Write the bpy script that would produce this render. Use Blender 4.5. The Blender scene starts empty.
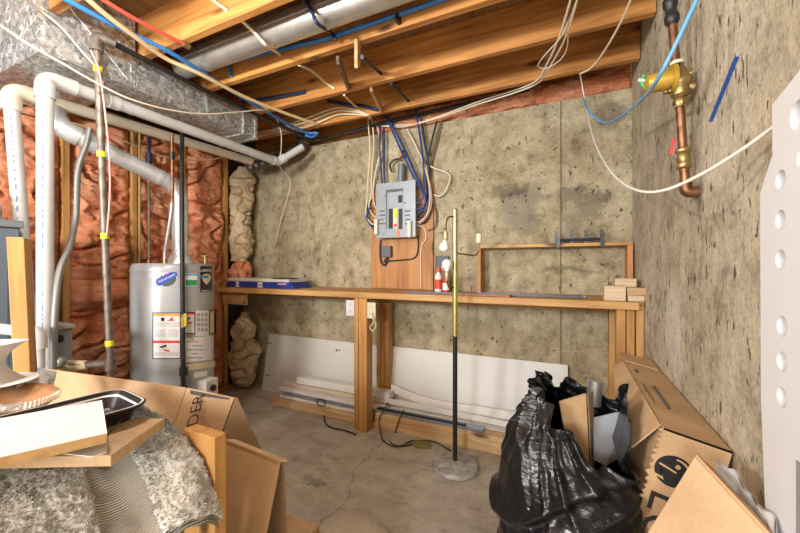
import bpy, math, random
from mathutils import Vector, Matrix, noise
random.seed(7)
V = Vector
C = bpy.context.scene.collection
# ------------------------------------------------------------------ camera geometry (metres, Z up, camera above the origin)
F = 355.0; YAW = math.radians(25.3); SN, CS = math.sin(YAW), math.cos(YAW); H = 1.25
def ray(px, py):
    a = (px-400)/F; b = (266.5-py)/F
    return V((-SN+CS*a, CS+SN*a, b))
def P(px, py, X=None, Y=None, Z=None, t=None):
    """point on the sight line of a photo pixel, on a real plane of the room"""
    d = ray(px, py)
    if X is not None: t = X/d.x
    elif Y is not None: t = Y/d.y
    elif Z is not None: t = (Z-H)/d.z
    return V((d.x*t, d.y*t, H+d.z*t))
# ------------------------------------------------------------------ mesh builder
class MB:
    def __init__(s): s.v=[]; s.f=[]
    def add(s, vs, fs):
        n=len(s.v); s.v += [V(p) for p in vs]; s.f += [[i+n for i in f] for f in fs]; return s
    def box(s, x0,x1,y0,y1,z0,z1):
        return s.add([(x0,y0,z0),(x1,y0,z0),(x1,y1,z0),(x0,y1,z0),(x0,y0,z1),(x1,y0,z1),(x1,y1,z1),(x0,y1,z1)],
                     [(0,3,2,1),(4,5,6,7),(0,1,5,4),(1,2,6,5),(2,3,7,6),(3,0,4,7)])
    def obox(s, c, ax, ay, az):
        c=V(c); ax=V(ax); ay=V(ay); az=V(az)
        vs=[c+ax*i+ay*j+az*k for k in (-1,1) for (i,j) in ((-1,-1),(1,-1),(1,1),(-1,1))]
        return s.add(vs, [(0,3,2,1),(4,5,6,7),(0,1,5,4),(1,2,6,5),(2,3,7,6),(3,0,4,7)])
    def beam(s, a, b, w, h, up=(0,0,1)):
        a=V(a); b=V(b); d=(b-a); l=d.length; d.normalize()
        side=d.cross(V(up))
        if side.length<1e-4: side=d.cross(V((1,0,0)))
        side.normalize(); u=side.cross(d).normalized()
        return s.obox((a+b)/2, d*l/2, side*w/2, u*h/2)
    def slab(s, pts, ext):
        n=len(pts); ext=V(ext); pts=[V(p) for p in pts]
        vs=pts+[p+ext for p in pts]
        return s.add(vs, [list(range(n))[::-1], list(range(n,2*n))]+[(i,(i+1)%n,(i+1)%n+n,i+n) for i in range(n)])
    def tube(s, pts, r, n=8, caps=True):
        pts=[V(p) for p in pts]; k=len(pts); rs = r if isinstance(r,(list,tuple)) else [r]*k
        tang=[]
        for i in range(k):
            d=(pts[min(i+1,k-1)]-pts[max(i-1,0)])
            tang.append(d.normalized() if d.length>1e-9 else V((0,0,1)))
        t0=tang[0]; ref=V((0,0,1)) if abs(t0.z)<.9 else V((1,0,0))
        u=t0.cross(ref).normalized(); vs=[]
        for i in range(k):
            u=(u-tang[i]*u.dot(tang[i]))
            if u.length<1e-6: u=tang[i].cross(ref)
            u.normalize(); w=tang[i].cross(u)
            for j in range(n):
                a=2*math.pi*j/n; vs.append(pts[i]+(u*math.cos(a)+w*math.sin(a))*rs[i])
        fs=[(i*n+j,i*n+(j+1)%n,(i+1)*n+(j+1)%n,(i+1)*n+j) for i in range(k-1) for j in range(n)]
        if caps: fs += [list(range(n))[::-1], [ (k-1)*n+j for j in range(n)]]
        return s.add(vs, fs)
    def lathe(s, prof, o, axis=(0,0,1), n=32, sx=1.0, sy=1.0):
        o=V(o); ax=V(axis).normalized(); ref=V((1,0,0)) if abs(ax.x)<.9 else V((0,1,0))
        u=(ref-ax*ref.dot(ax)).normalized(); w=ax.cross(u); k=len(prof); vs=[]
        for (r,h) in prof:
            for j in range(n):
                a=2*math.pi*j/n; vs.append(o+ax*h+(u*math.cos(a)*sx+w*math.sin(a)*sy)*max(r,1e-4))
        fs=[(i*n+j,i*n+(j+1)%n,(i+1)*n+(j+1)%n,(i+1)*n+j) for i in range(k-1) for j in range(n)]
        fs += [list(range(n))[::-1], [(k-1)*n+j for j in range(n)]]
        return s.add(vs, fs)
    def grid(s, fn, nu, nv, wrapu=False):
        vs=[fn(i/nu, j/nv) for j in range(nv+1) for i in range(nu+(0 if wrapu else 1))]
        m = nu if wrapu else nu+1
        fs=[(j*m+i, j*m+(i+1)%m, (j+1)*m+(i+1)%m, (j+1)*m+i) for j in range(nv) for i in range(nu)]
        return s.add(vs, fs)
    def sphere(s, c, r, n=16, m=10, sc=(1,1,1)):
        c=V(c); vs=[c+V((0,0,-r*sc[2]))]
        for i in range(1,m):
            th=math.pi*i/m-math.pi/2
            for j in range(n):
                a=2*math.pi*j/n; vs.append(c+V((r*sc[0]*math.cos(th)*math.cos(a), r*sc[1]*math.cos(th)*math.sin(a), r*sc[2]*math.sin(th))))
        vs.append(c+V((0,0,r*sc[2]))); fs=[(0,1+(j+1)%n,1+j) for j in range(n)]
        for i in range(m-2):
            for j in range(n): fs.append((1+i*n+j,1+i*n+(j+1)%n,1+(i+1)*n+(j+1)%n,1+(i+1)*n+j))
        L=len(vs)-1; b=1+(m-2)*n
        fs += [(b+j,b+(j+1)%n,L) for j in range(n)]
        return s.add(vs, fs)
def smooth_path(pts, k=6):
    pts=[V(p) for p in pts]
    if len(pts)<3: return pts
    q=[pts[0]*2-pts[1]]+pts+[pts[-1]*2-pts[-2]]; out=[]
    for i in range(1,len(q)-2):
        a,b,c,d=q[i-1],q[i],q[i+1],q[i+2]
        for j in range(k):
            t=j/k
            out.append(.5*((2*b)+(c-a)*t+(2*a-5*b+4*c-d)*t*t+(3*b-a-3*c+d)*t**3))
    out.append(pts[-1]); return out
def bend_path(pts, rad, k=6):
    """polyline with rounded corners (pipes and elbows)"""
    pts=[V(p) for p in pts]; out=[pts[0]]
    for i in range(1,len(pts)-1):
        a,b,c=pts[i-1],pts[i],pts[i+1]; d1=(a-b).normalized(); d2=(c-b).normalized()
        r=min(rad,(a-b).length*.49,(c-b).length*.49); s=b+d1*r; e=b+d2*r
        for j in range(k+1):
            t=j/k; out.append(s*(1-t)**2+b*2*t*(1-t)+e*t*t)
    out.append(pts[-1]); return out
LOC={}
def _mesh(name, mb, m, org, sharp, bevel, seg=2):
    me=bpy.data.meshes.new(name); me.from_pydata([p-org for p in mb.v],[],mb.f); me.validate(); 
    import bmesh
    bm=bmesh.new(); bm.from_mesh(me); bmesh.ops.recalc_face_normals(bm, faces=bm.faces[:]); bm.to_mesh(me); bm.free()
    me.materials.append(m)
    if sharp is not None:
        me.polygons.foreach_set('use_smooth',[True]*len(me.polygons)); me.set_sharp_from_angle(angle=math.radians(sharp))
    o=bpy.data.objects.new(name, me); C.objects.link(o); o.location=org
    if bevel:
        b=o.modifiers.new('bevel','BEVEL'); b.width=bevel; b.segments=seg; b.limit_method='ANGLE'; b.angle_limit=math.radians(40)
    return o
def tag(o, label, cat, group=None):
    o['label']=label; o['category']=cat
    if group: o['group']=group
    return o
def thing(name, label, cat, loc, group=None):
    o=bpy.data.objects.new(name, None); o.empty_display_size=.05; C.objects.link(o); o.location=V(loc); LOC[o.name]=V(loc)
    return tag(o,label,cat,group)
def part(name, mb, m, parent, label=None, sharp=35, bevel=0):
    org=LOC[parent.name]; o=_mesh(name, mb, m, org, sharp, bevel); o.parent=parent; o.location=(0,0,0); LOC[o.name]=org
    if label: o['label']=label
    return o
def one(name, mb, m, label, cat, group=None, sharp=35, bevel=0):
    xs=[p.x for p in mb.v]; ys=[p.y for p in mb.v]; zs=[p.z for p in mb.v]
    org=V(((min(xs)+max(xs))/2,(min(ys)+max(ys))/2,min(zs)))
    o=_mesh(name, mb, m, org, sharp, bevel); LOC[o.name]=org
    return tag(o,label,cat,group)
def struct(name, mb, m, sharp=None, bevel=0):
    o=_mesh(name, mb, m, V((0,0,0)), sharp, bevel); LOC[o.name]=V((0,0,0)); o['kind']='structure'; return o
def text_mb(body, origin, xd, yd, size, lift=.0006):
    cu=bpy.data.curves.new('t','FONT'); cu.body=body; cu.size=1; cu.extrude=0; cu.resolution_u=3
    ob=bpy.data.objects.new('t',cu); C.objects.link(ob); bpy.context.view_layer.update()
    me=bpy.data.meshes.new_from_object(ob.evaluated_get(bpy.context.evaluated_depsgraph_get()))
    xd=V(xd).normalized(); yd=V(yd); yd=(yd-xd*yd.dot(xd)).normalized(); n=xd.cross(yd)
    mb=MB(); mb.add([V(origin)+xd*v.co.x*size+yd*v.co.y*size+n*lift for v in me.vertices],[list(p.vertices) for p in me.polygons])
    bpy.data.objects.remove(ob); bpy.data.meshes.remove(me); bpy.data.curves.remove(cu)
    return mb
# ------------------------------------------------------------------ materials
def newmat(name):
    m=bpy.data.materials.new(name); m.use_nodes=True; nt=m.node_tree; b=nt.nodes['Principled BSDF']
    def N(t, **kw):
        n=nt.nodes.new(t)
        for k,v in kw.items():
            if k.startswith('_'): setattr(n,k[1:],v)
            else:
                s=n.inputs[int(k[1:])] if k[0]=='i' and k[1:].isdigit() else n.inputs[k.replace('__',' ')]
                if hasattr(v,'outputs') : nt.links.new(v.outputs[0], s)
                elif isinstance(v, bpy.types.NodeSocket): nt.links.new(v, s)
                else: s.default_value=v
        return n
    return m,nt,b,N
def L(nt,a,b): nt.links.new(a if isinstance(a,bpy.types.NodeSocket) else a.outputs[0], b)
def ramp(N, fac, stops):
    r=N('ShaderNodeValToRGB', Fac=fac); e=r.color_ramp.elements
    while len(e)<len(stops): e.new(.5)
    for i,(p,c) in enumerate(stops):
        e[i].position=p; e[i].color=(*c,1) if len(c)==3 else c
    return r
def mix(N, fac, a, b, mode='MIX'):
    n=N('ShaderNodeMix', _data_type='RGBA', _blend_type=mode)
    for s,v in ((n.inputs[0],fac),(n.inputs[6],a),(n.inputs[7],b)):
        if hasattr(v,'outputs'): n.id_data.links.new(v.outputs[0] if v.bl_idname!='ShaderNodeMix' else v.outputs[2], s)
        elif isinstance(v,bpy.types.NodeSocket): n.id_data.links.new(v,s)
        elif isinstance(v,(int,float)): s.default_value=v
        else: s.default_value=(*v,1)
    return n
def flat(name, col, rough=.5, metal=0, spec=.5, var=0.0, scale=30, bump=0, bscale=80, trans=0, **kw):
    m,nt,b,N=newmat(name); b.inputs['Base Color'].default_value=(*col,1); b.inputs['Roughness'].default_value=rough
    b.inputs['Metallic'].default_value=metal; b.inputs['Specular IOR Level'].default_value=spec
    if trans: b.inputs['Transmission Weight'].default_value=trans
    tc=N('ShaderNodeTexCoord')
    if var:
        n=N('ShaderNodeTexNoise', Vector=tc.outputs['Object'], Scale=scale, Detail=5.0)
        r=ramp(N,n,[(.3,[c*(1-var) for c in col]),(.7,[min(1,c*(1+var)) for c in col])]); L(nt,r,b.inputs['Base Color'])
    if bump:
        n2=N('ShaderNodeTexNoise', Vector=tc.outputs['Object'], Scale=bscale, Detail=4.0)
        bp=N('ShaderNodeBump', Strength=bump, Distance=.005, Height=n2); L(nt,bp,b.inputs['Normal'])
    return m
def wood(name, light, dark, axis='X', knots=True, rough=.6, grain=1.0):
    m,nt,b,N=newmat(name); tc=N('ShaderNodeTexCoord'); oi=N('ShaderNodeObjectInfo')
    off=N('ShaderNodeVectorMath', _operation='SCALE', i0=(7.1,3.3,5.7)); L(nt,oi.outputs['Random'],off.inputs['Scale'])
    ad=N('ShaderNodeVectorMath', _operation='ADD', i0=tc.outputs['Object'], i1=off.outputs[0])
    sc={'X':(1.2,22,22),'Y':(22,1.2,22),'Z':(22,22,1.2)}[axis]
    mp=N('ShaderNodeMapping', Vector=ad.outputs[0], Scale=sc)
    n1=N('ShaderNodeTexNoise', Vector=mp, Scale=1.3, Detail=6.0, Roughness=.6, Distortion=.8)
    sc2={'X':(2.2,6,6),'Y':(6,2.2,6),'Z':(6,6,2.2)}[axis]
    mp2=N('ShaderNodeMapping', Vector=ad.outputs[0], Scale=sc2)
    n2=N('ShaderNodeTexNoise', Vector=mp2, Scale=1.0, Detail=3.0)
    r=ramp(N,n1,[(.36,dark),(.56,light),(.8,[min(1,c*1.12) for c in light])])
    mx=mix(N,.35,r,ramp(N,n2,[(.3,[c*.6 for c in dark]),(.7,[min(1,c*1.2) for c in light])]))
    out=mx
    if knots:
        sk={'X':(2.2,7,7),'Y':(7,2.2,7),'Z':(7,7,2.2)}[axis]
        mk=N('ShaderNodeMapping', Vector=ad.outputs[0], Scale=sk)
        vo=N('ShaderNodeTexVoronoi', Vector=mk, Scale=1.0)
        kr=ramp(N,vo.outputs['Distance'],[(.07,(1,1,1)),(.17,(0,0,0))])
        out=mix(N,kr,mx,[c*.25 for c in dark])
    L(nt,out.outputs[2],b.inputs['Base Color']); b.inputs['Roughness'].default_value=rough
    bp=N('ShaderNodeBump', Strength=.25*grain, Distance=.003, Height=n1); L(nt,bp,b.inputs['Normal'])
    return m
def concrete(name, cols, streak=(14,14,3), rot=(0,0,0), pits=.6, pscale=(34,34,20), plo=.66, stains=(), seams=(), warp=.1, rough=.9, con=1.0, stk=.6):
    m,nt,b,N=newmat(name); g=N('ShaderNodeNewGeometry'); pos=g.outputs['Position']
    n1=N('ShaderNodeTexNoise', Vector=pos, Scale=1.9, Detail=9.0, Roughness=.66)
    n2=N('ShaderNodeTexNoise', Vector=pos, Scale=9.0, Detail=9.0, Roughness=.72)
    n3=N('ShaderNodeTexNoise', Vector=pos, Scale=75.0, Detail=4.0, Roughness=.7)
    ms=N('ShaderNodeMapping', Vector=pos, Scale=streak, Rotation=rot)
    n4=N('ShaderNodeTexNoise', Vector=ms, Scale=1.0, Detail=8.0, Roughness=.7, Distortion=.4)
    c=ramp(N,n1,[(.3,cols[0]),(.5,cols[1]),(.7,cols[2])])
    c=mix(N,.8*con,c,ramp(N,n2,[(.32,(.40,.38,.34)),(.47,(.80,.79,.77)),(.62,(1,1,1))]),'MULTIPLY')
    c=mix(N,stk,c,ramp(N,n4,[(.32,(.42,.40,.36)),(.46,(.86,.86,.85)),(.7,(1,1,1))]),'MULTIPLY')
    c=mix(N,.5*con,c,ramp(N,n3,[(.3,(.45,.44,.42)),(.55,(1,1,1))]),'MULTIPLY')
    # small irregular bug holes
    mp=N('ShaderNodeMapping', Vector=pos, Scale=pscale, Rotation=rot)
    n5=N('ShaderNodeTexNoise', Vector=mp, Scale=1.0, Detail=2.5, Roughness=.55, Distortion=.35)
    h1=N('ShaderNodeMapRange', Value=n5); h1.inputs['From Min'].default_value=plo; h1.inputs['From Max'].default_value=plo+.045
    mp2=N('ShaderNodeMapping', Vector=pos, Scale=[q*.42 for q in pscale], Rotation=rot, Location=(3,5,7))
    n6=N('ShaderNodeTexNoise', Vector=mp2, Scale=1.0, Detail=4.0, Roughness=.6, Distortion=.6)
    h2=N('ShaderNodeMapRange', Value=n6); h2.inputs['From Min'].default_value=plo+.04; h2.inputs['From Max'].default_value=plo+.08
    hm=N('ShaderNodeMath', _operation='MAXIMUM', i0=h1, i1=h2)
    hf=N('ShaderNodeMath', _operation='MULTIPLY', i0=hm, i1=pits)
    for (cx,cy,cz,rx,ry,rz,amt,col) in stains:
        w2=N('ShaderNodeVectorMath', _operation='SUBTRACT', i0=n2.outputs['Color'], i1=(.5,.5,.5))
        w3=N('ShaderNodeVectorMath', _operation='SCALE', i0=w2.outputs[0]); w3.inputs['Scale'].default_value=warp*3
        w4=N('ShaderNodeVectorMath', _operation='ADD', i0=pos, i1=w3.outputs[0])
        s1=N('ShaderNodeVectorMath', _operation='SUBTRACT', i0=w4.outputs[0], i1=(cx,cy,cz))
        s2=N('ShaderNodeVectorMath', _operation='DIVIDE', i0=s1.outputs[0], i1=(rx,ry,rz))
        ln=N('ShaderNodeVectorMath', _operation='LENGTH', i0=s2.outputs[0])
        mr=N('ShaderNodeMapRange', Value=ln.outputs['Value'])
        mr.inputs['From Min'].default_value=.6; mr.inputs['From Max'].default_value=1.05; mr.inputs['To Min'].default_value=amt; mr.inputs['To Max'].default_value=0
        c=mix(N,mr,c,col)
    c=mix(N,hf,c,(.06,.048,.036))
    for (axis,val,wd,amt) in seams:
        sp=N('ShaderNodeSeparateXYZ', Vector=pos)
        nn=N('ShaderNodeMath', _operation='MULTIPLY_ADD', i0=n2, i1=.012, i2=-(val+.006))
        dd=N('ShaderNodeMath', _operation='ADD', i0=sp.outputs[axis], i1=nn); ab=N('ShaderNodeMath', _operation='ABSOLUTE', i0=dd)
        mr=N('ShaderNodeMapRange', Value=ab); mr.inputs['From Min'].default_value=wd; mr.inputs['From Max'].default_value=wd*.3; mr.inputs['To Max'].default_value=amt
        c=mix(N,mr,c,(.06,.05,.035))
    L(nt,c.outputs[2],b.inputs['Base Color']); b.inputs['Roughness'].default_value=rough
    hh=N('ShaderNodeMath', _operation='MULTIPLY_ADD', i0=hm, i1=-1.0, i2=n2); h3=N('ShaderNodeMath', _operation='MULTIPLY_ADD', i0=n3, i1=.35, i2=hh); h4=N('ShaderNodeMath', _operation='MULTIPLY_ADD', i0=n4, i1=.8, i2=h3)
    bp=N('ShaderNodeBump', Strength=.6*con, Distance=.012, Height=h4); L(nt,bp,b.inputs['Normal'])
    return m
def galvanised(name, tint=(.62,.64,.66), rough=.38, scale=28):
    m,nt,b,N=newmat(name); tc=N('ShaderNodeTexCoord')
    nz=N('ShaderNodeTexNoise', Vector=tc.outputs['Object'], Scale=30.0, Detail=3.0)
    w=mix(N,.06,tc.outputs['Object'],nz.outputs['Color'])
    vo=N('ShaderNodeTexVoronoi', Vector=w.outputs[2], Scale=scale)
    sp=N('ShaderNodeSeparateColor', Color=vo.outputs['Color'])
    r=ramp(N,sp.outputs[0],[(.1,[c*.55 for c in tint]),(.9,[min(1,c*1.25) for c in tint])])
    L(nt,r,b.inputs['Base Color']); b.inputs['Metallic'].default_value=.75
    rr=N('ShaderNodeMapRange', Value=sp.outputs[1]); rr.inputs['To Min'].default_value=rough-.1; rr.inputs['To Max'].default_value=rough+.25
    L(nt,rr,b.inputs['Roughness'])
    bp=N('ShaderNodeBump', Strength=.25, Distance=.002, Height=sp.outputs[2]); L(nt,bp,b.inputs['Normal'])
    return m
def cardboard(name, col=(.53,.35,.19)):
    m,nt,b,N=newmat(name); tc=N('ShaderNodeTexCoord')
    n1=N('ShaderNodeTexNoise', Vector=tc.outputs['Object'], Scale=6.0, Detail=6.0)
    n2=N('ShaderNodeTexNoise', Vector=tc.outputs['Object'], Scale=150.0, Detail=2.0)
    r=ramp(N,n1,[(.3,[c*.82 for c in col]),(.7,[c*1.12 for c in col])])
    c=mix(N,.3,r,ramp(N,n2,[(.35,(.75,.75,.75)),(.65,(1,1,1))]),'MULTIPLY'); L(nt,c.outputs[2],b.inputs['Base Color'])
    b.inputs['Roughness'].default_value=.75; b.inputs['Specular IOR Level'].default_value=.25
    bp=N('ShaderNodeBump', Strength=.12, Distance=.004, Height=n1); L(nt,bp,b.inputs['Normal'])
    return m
def insulation(name, cols):
    m,nt,b,N=newmat(name); tc=N('ShaderNodeTexCoord'); g=N('ShaderNodeNewGeometry')
    n1=N('ShaderNodeTexNoise', Vector=g.outputs['Position'], Scale=5.0, Detail=7.0, Roughness=.65)
    mp=N('ShaderNodeMapping', Vector=g.outputs['Position'], Scale=(1,1,2.2))
    n2=N('ShaderNodeTexNoise', Vector=mp, Scale=34.0, Detail=7.0, Roughness=.75, Distortion=.6)
    r=ramp(N,n1,[(.28,cols[0]),(.5,cols[1]),(.72,cols[2])])
    c=mix(N,.65,r,ramp(N,n2,[(.3,(.4,.33,.3)),(.6,(1,1,1))]),'MULTIPLY')
    L(nt,c.outputs[2],b.inputs['Base Color']); b.inputs['Roughness'].default_value=1; b.inputs['Specular IOR Level'].default_value=.05
    bp=N('ShaderNodeBump', Strength=.9, Distance=.02, Height=n2); L(nt,bp,b.inputs['Normal'])
    return m
MJ=wood('joist wood',(.62,.285,.075),(.30,.105,.02),'X')
MBX=wood('bench wood lengthwise',(.60,.36,.135),(.42,.20,.06),'X')
MBZ=wood('stud wood upright',(.56,.31,.10),(.36,.165,.045),'Z')
MBY=wood('wood across',(.56,.33,.12),(.36,.18,.055),'Y')
MPINE=wood('raw pine lengthwise',(.66,.47,.26),(.48,.29,.13),'X')
MPOST=wood('stained post wood',(.58,.31,.10),(.33,.14,.035),'Z')
MPLY=wood('plywood board',(.56,.27,.10),(.40,.165,.05),'Z',grain=.6)
MOSB=wood('subfloor',(.34,.18,.07),(.2,.09,.03),'Y',knots=False)
MBLK=wood('pale block wood',(.66,.52,.34),(.5,.34,.19),'X',knots=False)
MCARD=cardboard('cardboard'); MCARD2=cardboard('cardboard light',(.56,.38,.215)); MCARDSHADE=cardboard('cardboard shaded',(.36,.25,.15))  # darkest copy has the shade of turned-away faces in its colour
MPINK=insulation('pink insulation',((.76,.22,.09),(.92,.40,.22),(.97,.55,.36)))
MKRAFT=insulation('kraft paper insulation',((.64,.48,.28),(.84,.67,.43),(.92,.78,.56)))
MGALV=galvanised('galvanised steel',(.58,.60,.61),.42,60); MGALV2=flat('galvanised round duct',(.60,.58,.54),.34,.8,var=.14,scale=9,bump=.12,bscale=20)
MFLUE=flat('flue metal',(.62,.64,.66),.38,.5,var=.12,scale=12)
MPVC=flat('white pvc',(.54,.545,.54),.35,var=.04,scale=8); MPVC2=flat('aged pvc',(.66,.60,.48),.45,var=.08,scale=8)
MBLUEINK=flat('blue print',(.10,.17,.52),.6)
MIRON=flat('black iron pipe',(.035,.033,.032),.45,.5,var=.3,scale=20)
MIRON2=flat('weathered steel pipe',(.20,.17,.14),.5,.6,var=.35,scale=25)
MCOPPER=flat('copper',(.24,.115,.06),.45,.8,var=.45,scale=30)
MBRASS=flat('brass',(.34,.24,.10),.42,.8,var=.4,scale=28)
MBELL=flat('yellow brass bell',(.46,.29,.035),.42,.3,var=.2,scale=15)
MYEL=flat('yellow tape',(.85,.72,.03),.5)
MWCORD=flat('white cord',(.72,.66,.53),.5); MTAN=flat('tan cable',(.66,.50,.28),.5); MCREAM=flat('cream cable',(.74,.64,.44),.5)
MBLU=flat('blue cable',(.015,.055,.20),.35); MBLU2=flat('bright blue pipe',(.04,.20,.55),.35); MNAVY=flat('navy cable',(.015,.03,.09),.45)
MLBLU=flat('light blue cord',(.14,.40,.72),.4); MBLK2=flat('black cable',(.015,.015,.017),.45); MRED=flat('red pipe',(.50,.08,.05),.45)
MGREYP=flat('panel grey',(.32,.36,.39),.4,.25,var=.05); MGREYD=flat('panel grey dark line',(.10,.11,.12),.5)
MBLACK=flat('black plastic',(.012,.012,.014),.35); MWHITE=flat('white plastic',(.68,.685,.70),.4)
MHEAT=flat('heater enamel',(.37,.385,.40),.33,.15,var=.03,scale=5); MLABEL=flat('white label',(.80,.80,.80),.5)
MFURN=flat('furnace grey blue',(.15,.19,.24),.42,.3); MFURN2=flat('grey cabinet',(.21,.24,.26),.45,.3)
MORANGE=flat('orange ink',(.85,.42,.05),.5); MREDINK=flat('red ink',(.72,.07,.04),.5); MGREENL=flat('green ink',(.02,.36,.16),.5)
MBLUEL=flat('blue ink',(.02,.07,.42),.5); MGREYINK=flat('grey ink',(.42,.42,.44),.6); MCREAMY=flat('cream label',(.74,.64,.42),.6)
MDRY=flat('painted board',(.60,.59,.54),.55,var=.05,scale=3); MDRY2=flat('white board',(.66,.66,.63),.5,var=.05,scale=3)
MTRIM=flat('white trim paint',(.74,.73,.70),.45,var=.06,scale=10); MGBLUE=flat('grey blue metal',(.30,.36,.43),.35,.5,var=.1)
MBONE=flat('beige plate',(.66,.60,.42),.4)
MFOIL=flat('foil',(.7,.7,.7),.25,.95,bump=1,bscale=40)
MSTONE=flat('mottled grey base',(.36,.35,.33),.5,var=.45,scale=22)
MBULB=flat('frosted bulb glass',(.9,.9,.9),.25)
MCUSH=flat('beige fabric',(.50,.43,.33),.9,var=.1,scale=60)
MOLIVE=flat('olive block',(.22,.20,.06),.7)
# ------------------------------------------------------------------ setting
XL, XR, YB, ZW, ZJ, ZS = -3.1, .383, 2.775, 2.43, 2.455, 2.69
def S(px,py,rx,rz,amt,col): 
    p=P(px,py,Y=YB); return (p.x,YB,p.z,rx,.5,rz,amt,col)
DK=(.12,.10,.075); GR=(.20,.185,.14)
st=[S(520,207,.17,.20,.6,GR),S(508,190,.16,.07,.65,DK),S(528,225,.09,.10,.35,GR),S(540,190,.05,.12,.45,GR),S(572,195,.11,.10,.55,DK),S(592,205,.10,.12,.55,DK),S(575,225,.06,.12,.45,GR),S(600,195,.05,.05,.6,DK),S(580,188,.05,.06,.55,DK),S(513,193,.10,.04,.55,DK),
    S(560,270,.16,.035,.5,DK),S(590,272,.1,.03,.45,DK),S(430,160,.13,.1,.2,(.3,.24,.13)),S(610,115,.12,.12,.6,DK),S(320,165,.2,.08,.15,GR),S(470,330,.35,.14,.3,(.16,.12,.06)),S(420,330,.15,.2,.3,(.13,.1,.06))]
MCW=concrete('back wall concrete',((.36,.29,.17),(.55,.47,.31),(.66,.59,.42)),(10,10,4),pits=.8,pscale=(30,30,20),plo=.665,con=1.18,stains=st,seams=((0,P(561,200,Y=YB).x,.006,.85),(0,P(283,250,Y=YB).x,.006,.35)))
MCR=concrete('right wall concrete',((.47,.40,.275),(.66,.58,.43),(.76,.69,.54)),(8,22,5),rot=(math.radians(-14),0,0),pits=.85,pscale=(20,44,17),plo=.635,con=1.12,
    stains=[(XR,1.78,1.0,.5,.12,.22,.4,(.78,.75,.69)),(XR,1.7,.8,.5,.06,.35,.35,(.78,.75,.69)),(XR,1.43,1.6,.5,.02,.8,.3,DK),(XR,1.44,1.47,.5,.05,.06,.6,DK)],warp=.05,stk=.38)
def FS(px,py,rx,ry,amt,col=(.17,.15,.12)):
    p=P(px,py,Z=0); return (p.x,p.y,0,rx,ry,.5,amt,col)
MFL=concrete('floor concrete',((.44,.40,.335),(.58,.54,.465),(.67,.635,.565)),(3,7,5),pits=.25,pscale=(26,26,26),plo=.70,rough=.72,con=.7,
    stains=[FS(312,480,.10,.04,.5),FS(325,470,.05,.03,.45),FS(318,484,.05,.03,.4),FS(385,505,.3,.08,.3,(.25,.21,.15)),FS(260,490,.1,.05,.25),FS(460,520,.25,.07,.25,(.25,.21,.15))])
struct('wall_back',MB().box(-3.3,.6,YB,YB+.2,0,ZW),MCW)
struct('wall_right',MB().box(XR,XR+.2,-4,YB,0,ZS),MCR)
struct('wall_left',MB().box(-3.3,-3.19,-4,YB+.2,0,ZS),flat('dark sheathing',(.06,.045,.035),.9))
struct('floor',MB().box(-3.3,.6,-4,YB+.2,-.06,0),MFL)
struct('ceiling',MB().box(-3.3,.6,-4,3.0,ZS,ZS+.02),MOSB)
struct('trim_1',MB().box(-3.19,.583,2.93,2.968,ZW,ZS),MJ)          # rim board above the wall
struct('trim_2',MB().box(-3.19,XL,-1.6,YB,2.37,2.41),MBY)         # top plate of the stud wall
struct('trim_3',MB().box(-3.19,XL,-1.6,YB,0,.04),MBY)             # bottom plate
cr=[P(x,y,Z=.0012) for x,y in ((388,432),(384,440),(378,447),(372,450),(369,458),(361,463),(354,470),(353,480),(349,487),(350,494),(346,502),(338,509),(331,515),(322,519),(319,528),(312,536),(300,548),(296,560))]
cm=MB(); q=[]
for i,p in enumerate(cr):
    d=(cr[min(i+1,len(cr)-1)]-cr[max(i-1,0)]).normalized(); w=V((-d.y,d.x,0))*(.0008+.0016*random.random()); q+= [p+w,p-w]
cm.add(q,[(2*i,2*i+1,2*i+3,2*i+2) for i in range(len(cr)-1)])
struct('trim_4',cm,flat('crack shadow line',(.05,.043,.035),1))   # crack in the slab
# ------------------------------------------------------------------ ceiling joists and studs
jl=['ceiling joist nearest the camera, ending at the tall sheet-metal plenum','ceiling joist on the near side of the round duct','ceiling joist behind the round duct, carrying the bright blue pipe','ceiling joist between the pipe-carrying one and the one by the wall','ceiling joist closest to the back concrete wall']
for (yf,x0,lb) in zip((.84,1.25,1.66,2.075,2.485),(-2.2,-3.18,-3.18,-3.18,-3.18),jl):
    one('ceiling_joist',MB().box(x0,XR-.004,yf-.04,yf,ZJ,ZS-.001),MJ,'orange-stained '+lb,'joist','ceiling joists',bevel=.003)
sl=['wall stud behind the furnace cabinet','wall stud behind the tall white pipe','wall stud left of the water heater behind the thin pipes','wall stud hidden behind the vent of the water heater','wall stud at the right end of the pink insulation by the bench']
for y,lb in zip((.82,1.22,1.645,2.04,2.48),sl):
    one('wall_stud',MB().box(-3.189,XL,y-.019,y+.019,.041,2.369),MBZ,'yellow pine '+lb,'stud','wall studs',bevel=.002)
def batt(y0,y1,z0,z1,seed,bulge=.07,rough=.05):
    def fn(u,v):
        y=y0+(y1-y0)*u; z=z0+(z1-z0)*v
        e=min(1,min(u,1-u)*6)*min(1,min(v,1-v)*(z1-z0)*14); e=math.sqrt(max(e,0))
        n=noise.fractal(V((seed*3.1,y*4,z*3.2)),1.0,2.0,4); r=noise.noise(V((seed,y*9,z*17)))
        f=abs(noise.noise(V((seed*1.7,y*3+z*2.5,z*6-y*2))))
        f2=abs(noise.noise(V((seed*2.3+5,y*7,z*13+y*3)))); x=-3.155+e*(bulge+rough*n*1.1+rough*.6*r-.07*max(0,.10-f)/.10-.022*max(0,.13-f2)/.13)
        return V((max(x,-3.186),y,z))
    m=MB(); m.grid(fn,44,max(20,int((z1-z0)*90)))
    m.slab([(-3.188,y0,z0),(-3.188,y1,z0),(-3.188,y1,z1),(-3.188,y0,z1)],(.02,0,0))
    return m
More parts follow.
